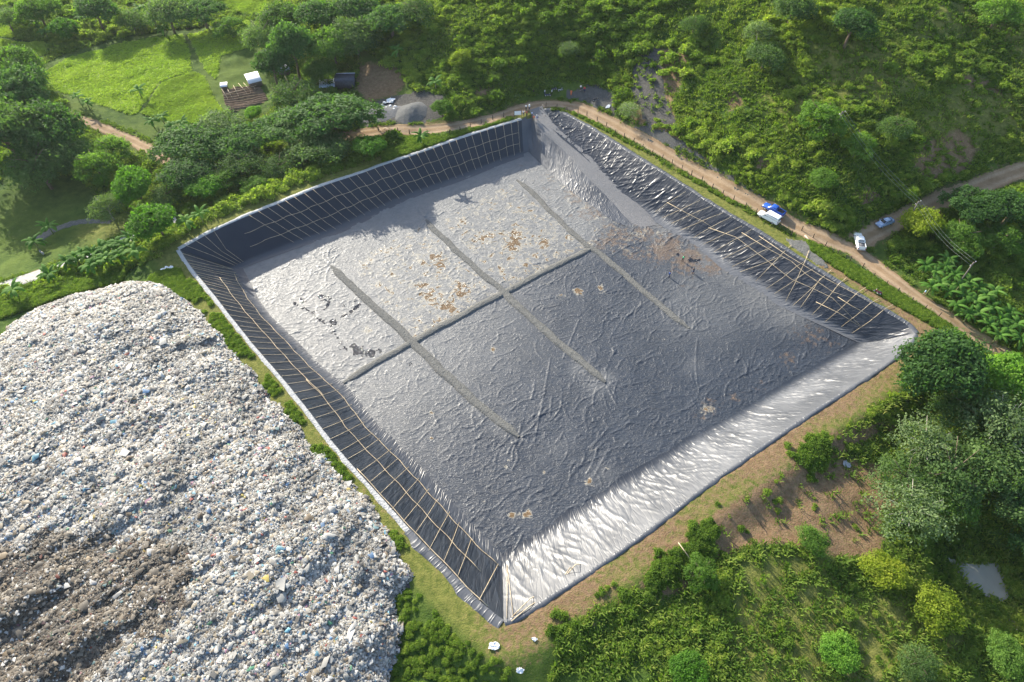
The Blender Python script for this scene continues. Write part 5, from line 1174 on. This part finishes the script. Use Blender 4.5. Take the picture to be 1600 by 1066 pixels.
# ------------------------------------------------------------ people
M_SKIN = flat('skin', (.30, .17, .11), .6, .3, vary=.05); M_HAIR = flat('hair', (.02, .016, .013), .7, .3)
def skin_mesh(name, verts, edges, rad, mat, parent, root=0, sub=1):
    me = bpy.data.meshes.new(name); me.from_pydata(verts, edges, []); me.materials.append(mat); o = obj(name, me, parent)
    md = o.modifiers.new('skin', 'SKIN'); md.use_smooth_shade = True
    if not me.skin_vertices: me.skin_vertices.new()
    for i, r in enumerate(rad): me.skin_vertices[0].data[i].radius = (r, r) if np.isscalar(r) else r; me.skin_vertices[0].data[i].use_root = (i == root)
    ss = o.modifiers.new('sub', 'SUBSURF'); ss.levels = ss.render_levels = sub; return o
def person(label, px_, py_, rz, shirt, trousers, stride=.16, arms='down', hat=None, lean=0, h=1.66, pit=False, base=None):
    if base: x, y, z = base
    elif pit: q = P(px_, py_, FZ); x, y, z = q[0], q[1], float(Zfl(q[0], q[1]))
    else: x, y, z = PT(px_, py_); z += .10
    t = thing('person', label, 'person', (x, y, z), rz); s = h / 1.7; t.scale = (s, s, s)
    lx = .30 * math.sin(lean)
    pel = (0, 0, .92); ch = (.10 * lean, 0, 1.22); nk = (.20 * lean, 0, 1.45); hd = (.24 * lean + .01, 0, 1.53); ht = (.25 * lean + .02, 0, 1.66)
    V = [pel, ch, nk, hd, ht]; E_ = [(0, 1), (1, 2), (2, 3), (3, 4)]; Rr = [.13, .15, .055, (.078, .09), (.07, .08)]
    K = {}
    for sy in (-1, 1):
        st_ = stride * sy
        i = len(V); V += [(0, sy * .09, .86), (st_ * .5 + .03, sy * .10, .48), (st_, sy * .10, .09), (st_ + .15, sy * .11, .035)]
        Rr += [.10, .062, .042, .035]; E_ += [(0, i), (i, i + 1), (i + 1, i + 2), (i + 2, i + 3)]; K['leg', sy] = i
        i = len(V); sh = (nk[0], sy * .19, 1.40)
        if arms == 'down': el, wr_, hn = (nk[0] - st_ * .3, sy * .25, 1.12), (nk[0] - st_ * .5 + .05, sy * .25, .88), (nk[0] - st_ * .5 + .07, sy * .25, .80)
        elif arms == 'front': el, wr_, hn = (nk[0] + .05, sy * .26, 1.13), (nk[0] + .28, sy * .16, 1.12), (nk[0] + .35, sy * .12, 1.13)
        else: el, wr_, hn = (nk[0] + .12, sy * .30, 1.22), (nk[0] + .33, sy * .24, 1.0), (nk[0] + .38, sy * .22, .95)
        V += [sh, el, wr_, hn]; Rr += [.062, .043, .030, (.038, .02)]; E_ += [(2, i), (i, i + 1), (i + 1, i + 2), (i + 2, i + 3)]; K['arm', sy] = i
        hv = np.array(hn); dv = np.array(hn) - np.array(wr_); dv /= np.linalg.norm(dv); sd_ = np.array([0, 1, 0]) if abs(dv[0]) > .6 else np.array([1., 0, 0])
        for f_, (o_, l_) in enumerate(((-.03, .062), (-.01, .072), (.01, .068), (.03, .052), (.045, .03))):
            j = len(V); V += [tuple(hv + dv * (.03 if f_ < 4 else 0) + sd_ * o_), tuple(hv + dv * (.03 * (f_ < 4) + l_) + sd_ * (o_ * (1 if f_ < 4 else 1.5)) + np.array([0, -sy * .014, 0]))]
            Rr += [.009, .008]; E_ += [(i + 3, j), (j, j + 1)]
    j = len(V); V += [(hd[0] + .085, 0, hd[2] + .02)]; Rr += [.016]; E_ += [(3, j)]
    skin_mesh('body', V, E_, Rr, M_SKIN, t, 0, 1)
    a1, a2 = K['arm', -1], K['arm', 1]
    def mid(p, q, f): return tuple(p[k] + (q[k] - p[k]) * f for k in range(3))
    SV = [(0, 0, .84), ch, (nk[0], 0, 1.38)]; SE = [(0, 1), (1, 2)]; SR = [.155, .168, .10]
    for a_ in (a1, a2):
        i = len(SV); SV += [V[a_], V[a_ + 1], mid(V[a_ + 1], V[a_ + 2], .25)]; SR += [.078, .062, .055]; SE += [(2, i), (i, i + 1), (i + 1, i + 2)]
    skin_mesh('shirt', SV, SE, SR, shirt, t, 0, 1)
    TV = [(0, 0, .92)]; TE = []; TR_ = [.15]
    for sy in (-1, 1):
        l = K['leg', sy]; i = len(TV); TV += [V[l], V[l + 1], mid(V[l + 1], V[l + 2], .92)]; TR_ += [.115, .082, .06]; TE += [(0, i), (i, i + 1), (i + 1, i + 2)]
        part('shoe', loft([(V[l + 2][0] - .07, .04, .035, .0, .09), (V[l + 2][0] + .05, .045, .04, .0, .09), (V[l + 2][0] + .19, .04, .03, .0, .05)]), M_TRIM, t, 0).location = (0, V[l + 2][1], 0)
    skin_mesh('trousers', TV, TE, TR_, trousers, t, 0, 1)
    c = ht
    bm = bmesh.new(); bmesh.ops.create_uvsphere(bm, u_segments=12, v_segments=8, radius=.105)
    for v in bm.verts: v.co = Vector((v.co.x * 1.02 + hd[0] - .012, v.co.y * .88, v.co.z * .95 + hd[2] + .085))
    bmesh.ops.delete(bm, geom=[v for v in bm.verts if v.co.z < hd[2] + (.10 if v.co.x > hd[0] + .03 else -.0)], context='VERTS')
    me = bpy.data.meshes.new('hair'); bm.to_mesh(me); bm.free(); me.materials.append(M_HAIR)
    obj('hair', me, t)
    if hat is not None:
        vv, ff = cyl(hd[0], 0, hd[2] + .16, .125, .10, 12, 'z'); V2, F2 = cyl(hd[0] + .03, 0, hd[2] + .115, .19, .02, 14, 'z', vv, ff); part('hat', (V2, F2), hat, t)
    return t
def cl(n, c): return flat('cloth_' + n, c, .85, .15, vary=.1)
c_w, c_lb, c_bl, c_gr, c_or, c_bk, c_rd, c_nv, c_kh = cl('white', (.75, .75, .74)), cl('light_blue', (.35, .50, .68)), cl('blue', (.06, .12, .35)), cl('green', (.05, .45, .22)), cl('orange', (.75, .20, .08)), cl('black', (.03, .03, .03)), cl('red', (.5, .06, .07)), cl('navy', (.03, .05, .11)), cl('khaki', (.30, .25, .17))
person('person in a green shirt bending over the soil at the foot of the ramp', 1066, 408, -.6, c_gr, c_bk, .12, 'work', None, .9, pit=True)
person('person in a blue shirt standing on the pit floor left of the muddy patch', 1045, 433, .4, c_bl, c_nv, .14, 'front', None, .2, pit=True)
person('person in dark clothes standing right of the muddy patch on the pit floor', 1083, 427, 2.6, c_bk, c_nv, .14, 'front', None, .2, pit=True)
person('person in a light blue shirt walking along the dirt road by the bananas', 1442, 462, heading((1400, 440), (1442, 462)), c_lb, c_kh, .24)
person('person in white beside the signboard at the head of the ramp', 818, 181, -.9, c_w, c_nv, .1, 'front', base=tuple(P(818, 181, 0.05)))
person('person in white at the back left of the ramp group', 822, 173, -1.2, c_w, c_bk, .1, 'down')
person('person in a white cap and shirt at the back right of the ramp group', 827, 173, -1.6, c_w, c_nv, .1, 'front', c_w)
person('person in a dark red shirt in the middle of the ramp group', 823, 182, -.5, c_rd, c_bk, .1, 'front', base=tuple(P(823, 182, 0.06)))
person('person in a light blue shirt at the top left edge of the ramp', 831, 183, -1.0, c_lb, c_nv, .12, 'down', base=tuple(P(831, 183, 0.05)))
person('person in an orange shirt foremost of the group on the ramp', 834, 189, -1.0, c_or, c_kh, .14, 'down', base=tuple(P(834, 189, -0.3)))
person('person in white on the ramp right of the one in orange', 839, 187, -2.2, c_w, c_bl, .12, 'down', base=tuple(P(839, 187, -0.2)))
person('person in white standing left of the roadside motorcycle', 851, 150, -.3, c_w, c_nv, .1, 'front')
person('person in white standing right of the roadside motorcycle', 862, 150, 3.0, c_w, c_bk, .1, 'down')
person('person in bright orange standing on the far edge of the road bend', 892, 151, -1.6, c_or, c_or, .08, 'down')
person('person in white by the back of the gravel yard', 907, 143, -1.3, c_w, c_bk, .1, 'down')
person('person in a dull red shirt beside the one in white behind the gravel yard', 913, 145, -1.6, c_rd, c_nv, .1, 'down')
person('person in dark clothes crouched forward at the hill side of the road', 833, 150, .3, c_bk, c_kh, .1, 'work', None, .8)

# ------------------------------------------------------------ signboard
x, y, z = PT(809, 184); sg = thing('signboard', 'white signboard on two dark posts at the corner of the pit', 'signboard', (x, y, z), .12)
for sx in (-.95, .95): part('post', cyl(sx, .03, 1.0, .06, 2.3, 8, 'z'), M_POST, sg)
part('board', box_vf(-.87, .87, -.03, .0, .72, 1.88), flat('white_board', (.80, .79, .78), .5, .4, vary=.03), sg, .01)
part('frame', (lambda a: (box_vf(-.90, .90, -.045, .01, 1.88, 1.93, *a), box_vf(-.90, .90, -.045, .01, .67, .72, *a))[1])(([], [])), M_POST, sg)

# ------------------------------------------------------------ fences
def fence(label, posts, hgt=1.25, wires=3):
    ps = [PT(*p) for p in posts]; t = thing('post_and_wire_fence', label, 'fence', ps[0]); x0, y0, z0 = ps[0]
    tops = []
    for i, (x, y, z) in enumerate(ps):
        hh = hgt * rng.uniform(.9, 1.15); tx, ty = rng.normal(0, .04, 2)
        V, F = tube([(x - x0, y - y0, z - z0 - .3), (x - x0 + tx, y - y0 + ty, z - z0 + hh)], .105, 7, .85); obj('post', mesh('post', V, F, [M_POST]), t); tops.append((x - x0, y - y0, z - z0, hh))
    for w in range(wires):
        f_ = .25 + .3 * w; V, F = tube([(a, b, c + h_ * f_ + .05) for a, b, c, h_ in tops], .012, 3); obj('wire', mesh('wire', V, F, [M_WIRE]), t)
fence('row of dark fence posts between the dirt road and the green verge', [(845,173),(853,167),(870,169),(886,173),(903,177),(917,181),(933,189),(947,198),(961,209),(975,216),(990,223),(1004,233),(1019,241),(1035,248),(1050,256),(1065,266),(1080,275),(1096,284),(1113,294),(1129,305),(1146,313),(1164,325),(1181,334),(1199,346),(1217,357),(1236,368)])
fence('weedy line of fence posts below the road junction', [(1252,361),(1270,372),(1289,385),(1308,398),(1328,408),(1347,419),(1364,433),(1384,446),(1401,458),(1423,472),(1444,484),(1466,495)])
fence('fence posts between the dirt road and the far-left rim', [(592,206),(622,206),(640,210),(668,210),(686,214),(703,211),(719,206),(735,200),(752,194),(770,188),(787,184)])

# ------------------------------------------------------------ sheds and odd things beyond the pit
M_TIN = flat('corrugated_tin', (.50, .55, .60), .45, .5, .4, vary=.15, scale=2); M_TARP = flat('dark_tarpaulin', (.045, .05, .065), .5, .4, vary=.3, scale=2); M_WROOF = flat('white_roof_sheet', (.78, .78, .80), .5, .4, vary=.06); M_PLANK = flat('grey_planks', (.16, .13, .10), .85, .2, vary=.3)
def corr(x0, x1, y0, y1, z0, z1, n=28, a=.03):
    V = []; F = []
    for i in range(n + 1):
        x_ = x0 + (x1 - x0) * i / n; d = a * math.cos(i * PI)
        V += [(x_, y0, z0 + d), (x_, y1, z1 + d), (x_, y0, z0 + d - .03), (x_, y1, z1 + d - .03)]
    for i in range(n):
        o = i * 4; F += [(o, o + 4, o + 5, o + 1), (o + 2, o + 3, o + 7, o + 6), (o, o + 2, o + 6, o + 4), (o + 1, o + 5, o + 7, o + 3)]
    F += [(0, 1, 3, 2), (n * 4, n * 4 + 2, n * 4 + 3, n * 4 + 1)]
    return V, F
def shed(label, px_, py_, rz, w, d, h0, h1, roof, wall, name='shed'):
    x, y, z = PT(px_, py_); t = thing(name, label, 'shed', (x, y, z), rz)
    for sx in (-1, 1):
        for sy in (-1, 1): hh = (h0 if sy < 0 else h1); part('post', box_vf(sx * (w / 2 - .1) - .06, sx * (w / 2 - .1) + .06, sy * (d / 2 - .1) - .06, sy * (d / 2 - .1) + .06, -.4, hh), M_PLANK, t)
    part('roof', corr(-w / 2 - .2, w / 2 + .2, -d / 2 - .3, d / 2 + .3, h0, h1), roof, t)
    part('wall', box_vf(-w / 2, w / 2, -d / 2, -d / 2 + .05, -.3, h0 - .08), wall, t); part('wall', box_vf(-w / 2, w / 2, d / 2 - .05, d / 2, -.3, h1 - .08), wall, t)
    part('wall', box_vf(-w / 2, -w / 2 + .05, -d / 2 + .06, d / 2 - .06, -.3, min(h0, h1) - .1), wall, t); part('wall', box_vf(w / 2 - .05, w / 2, -d / 2 + .06, d / 2 - .06, -.3, min(h0, h1) - .1), wall, t); return t
shed('shed with a dark tarpaulin front and pale roof edge below the hill', 541, 136, .05, 5.2, 3.0, 2.6, 2.9, M_TARP, M_TARP)
part('roof_edge', box_vf(-2.8, 2.8, 1.85, 2.0, 2.86, 3.0), M_TIN, [o_ for o_ in COL.objects if o_.get('label', '').startswith('shed with a dark tarpaulin')][0])
shed('low shed with a pale blue tin roof left of the tarpaulin shed', 513, 140, .15, 4.0, 2.6, 1.5, 2.1, M_TIN, M_PLANK)
shed('small shed with a bright white roof behind the tilled plot', 399, 133, .5, 3.4, 4.0, 1.9, 2.6, M_WROOF, M_PLANK)
shed('tiny white roofed hut at the left corner of the tilled plot', 352, 140, .2, 1.6, 1.5, 1.3, 1.6, M_WROOF, M_PLANK)
shed('shed half hidden in the trees between white shed and tarpaulin shed', 446, 118, .3, 3.2, 2.4, 2.2, 2.6, M_TIN, M_PLANK)
# bamboo frame over the plot
t = thing('plant_trellis', 'light bamboo frame over the upper side of the tilled plot', 'bamboo frame', PT(378, 143))
x0, y0, z0 = t.location
for i, (a_, b_) in enumerate((((348,144),(356,156)),((356,142),(364,157)),((366,138),(373,152)),((374,135),(386,149)),((382,134),(392,146)),((391,132),(399,142)))):
    p = PT(*a_); q = PT(*b_); o_ = pole([(p[0] - x0, p[1] - y0, .9 + p[2] - z0), (q[0] - x0, q[1] - y0, .9 + q[2] - z0)], .06, t)
    V, F = tube([(q[0] - x0, q[1] - y0, q[2] - z0 - .3), (q[0] - x0, q[1] - y0, .95 + q[2] - z0)], .05, 5); obj('post', mesh('post', V, F, [M_BAMBOO]), t)
p = PT(350, 154); q = PT(402, 139); pole([(p[0] - x0, p[1] - y0, .98 + p[2] - z0), (q[0] - x0, q[1] - y0, .98 + q[2] - z0)], .06, t)
# gravel heap and sacks
def heap(name, label, cat, px_, py_, r, h, mat, seed, asp=1.0):
    x, y, z = PT(px_, py_); t_ = np.linspace(-1.15, 1.15, 44); A_, B_ = np.meshgrid(t_, t_); d = np.hypot(A_, B_)
    z_ = h * np.clip(1 - d, -.2, 1) ** 1.0 if False else h * np.clip(1.05 - d * (1 + .25 * (vn(A_ * 1.6 + seed, B_ * 1.6, seed) - .5)), -.15, 1)
    z_ = z_ - .15 * h * np.exp(-(d / .2) ** 2) + .10 * (vn(A_ * 7, B_ * 7, seed) - .5)
    V = np.stack([A_ * r * asp, B_ * r, z_ + (Zt(x + A_ * r * asp, y + B_ * r) - z)], -1).reshape(-1, 3); f = gridfaces(44, 44); f = f[(d.ravel()[f] < 1.12).all(1)]
    o = obj(name, mesh(name, V, f, [mat], True), None, (x, y, z)); return tag(o, label, cat)
heap('gravel_heap', 'cone shaped heap of dark grey gravel by the far dirt road', 'gravel heap', 642, 176, 4.2, 1.8, mat_gravel('dark_gravel', (.07, .075, .075), (.15, .15, .145), 5), 3)
heap('gravel_heap', 'low dark gravel spill to the left of the cone shaped heap', 'gravel heap', 592, 178, 3.6, 1.0, mat_gravel('dark_gravel2', (.08, .085, .09), (.18, .18, .18), 5), 5, 1.7)
M_SACK = flat('pale_sack', (.55, .56, .56), .8, .2, vary=.15)
def sack(px_, py_, label, group, s=1.0):
    x, y, z = PT(px_, py_); bm = bmesh.new(); bmesh.ops.create_icosphere(bm, subdivisions=2, radius=1)
    for v in bm.verts: v.co = Vector((math.copysign(abs(v.co.x) ** .75, v.co.x) * .48, math.copysign(abs(v.co.y) ** .75, v.co.y) * .32, v.co.z * .2 + .18 + .03 * math.sin(v.co.x * 9))) * s
    me = bpy.data.meshes.new('sack'); bm.to_mesh(me); bm.free(); me.materials.append(M_SACK)
    tag(obj('sack', me, None, (x, y, z), (0, 0, rng.rand() * 6)), label, 'sack', group)
for p in [(567,171),(573,169),(581,168),(588,167),(593,170),(598,166),(604,170),(610,167),(616,172),(601,162),(612,161),(618,168)]: sack(*p, 'pale sack in the litter strewn beside the gravel heap', 'sacks by the gravel heap', 1.2)
M_SHEET = flat('white_plastic_sheet', (.78, .78, .78), .5, .4, vary=.05)
def crumple(px_, py_, r, label, mat=M_SHEET, h=.35, name='plastic_sheet', cat='plastic sheet', seed=1, asp=1.4):
    x, y, z = PT(px_, py_); t_ = np.linspace(-1, 1, 22); A_, B_ = np.meshgrid(t_, t_); an = np.arctan2(B_, A_)
    d = np.hypot(A_, B_) * (1 + .5 * (vn(np.cos(an) * 2 + seed, np.sin(an) * 2, seed) - .5)); zz = h * np.abs(vn(A_ * 4 + seed, B_ * 4, seed) - .3) + .12 + (Zt(x + A_ * r * asp, y + B_ * r) - z)
    V = np.stack([A_ * r * asp, B_ * r, zz], -1).reshape(-1, 3); f = gridfaces(22, 22); f = f[(d.ravel()[f] < .95).all(1)]
    o = obj(name, mesh(name, V, f, [mat], False), None, (x, y, z)); sd = o.modifiers.new('s', 'SOLIDIFY'); sd.thickness = .03; return tag(o, label, cat)
crumple(772, 1010, .6, 'crumpled white sheet lying in the weeds below the near corner of the pit', seed=3)
crumple(813, 1049, .4, 'torn white sheet near the bottom edge, lower right of the other one', seed=5)
crumple(835, 1000, .3, 'small white scrap on the bare earth below the near corner', seed=6)
crumple(1322, 727, .6, 'grey sheet at the top of the brown cleared slope', flat('grey_sheet', (.4, .4, .42), .6), seed=7)
crumple(610, 158, 1.0, 'white sheet on the bank above the gravel spill', seed=8); crumple(950, 168, .45, 'white sheet at the right end of the gravel yard', seed=9)
crumple(263, 423, 1.1, 'pale heap of litter beside the path between rubbish heap and pit corner', seed=10)
crumple(1530, 66, 1.3, 'white sheet on the grassy ridge near the top right corner', seed=11)
# big dry log by the gravel pad
q0 = PT(1257, 370); q1 = PT(1266, 380); tag(pole([np.array(q0) + (0, 0, .25), np.array(q1) + (0, 0, .25)], .2, None, flat('pale_log', (.45, .38, .30), .8, .2), 'log'), 'short pale log lying next to the gravel pad', 'log')
# overhead power line
def upole(label, px_, py_, h=7.5):
    x, y, z = PT(px_, py_); t = thing('utility_pole', label, 'utility pole', (x, y, z), .6)
    part('shaft', cyl(0, 0, h / 2 - .3, .13, h + .6, 10, 'z'), flat('pole_concrete', (.17, .15, .12), .8, .2), t); part('crossarm', box_vf(-1.0, 1.0, -.05, .05, h - .46, h - .36), M_PLANK, t)
    for s_ in (-1, 0, 1): part('insulator', cyl(s_ * .95, 0, h - .27, .06, .2, 8, 'z'), flat('porcelain', (.7, .7, .68), .3, .5), t)
    return [(x + math.cos(.6) * s_ * .95, y + math.sin(.6) * s_ * .95, z + h - .15) for s_ in (-1, 0, 1)]
A1 = upole('utility pole standing in the tree at the upper end of the overhead wires', 1297, 222); B1 = upole('utility pole beside the side road behind the silvery blue car', 1411, 358); C1 = upole('utility pole among the bananas at the lower end of the overhead wires', 1492, 452)
t = thing('power_line', 'thin overhead wires running down the hill and across the road junction', 'power line', A1[1])
for k_ in range(3):
    pts = []
    for s0, s1 in ((A1[k_], B1[k_]), (B1[k_], C1[k_])):
        for i in range(13):
            f_ = i / 12; pts.append((s0[0] + (s1[0] - s0[0]) * f_ - A1[1][0], s0[1] + (s1[1] - s0[1]) * f_ - A1[1][1], s0[2] + (s1[2] - s0[2]) * f_ - 1.2 * math.sin(f_ * PI) - A1[1][2]))
        if s0 is A1[k_]: pts.pop()
    V, F = tube(pts, .014, 5); obj('wire', mesh('wire', V, F, [flat('bare_wire', (.35, .37, .32), .4, .5, .5)]), t)
# ------------------------------------------------------------ air
def haze(dens):
    V, F = box_vf(-420, 420, -150, 620, -30, 130); o = obj('haze', mesh('haze', V, F)); o['kind'] = 'stuff'
    m = bpy.data.materials.new('haze'); m.use_nodes = True; nt = m.node_tree; nt.nodes.remove(nt.nodes['Principled BSDF']); pv = nt.nodes.new('ShaderNodeVolumePrincipled')
    pv.inputs['Color'].default_value = (.86, .92, 1, 1); pv.inputs['Density'].default_value = dens; pv.inputs['Anisotropy'].default_value = .3
    nt.links.new(pv.outputs[0], nt.nodes['Material Output'].inputs['Volume']); o.data.materials.append(m); m.cycles.homogeneous_volume = True
HAZE = 0.00006
if HAZE: haze(HAZE)
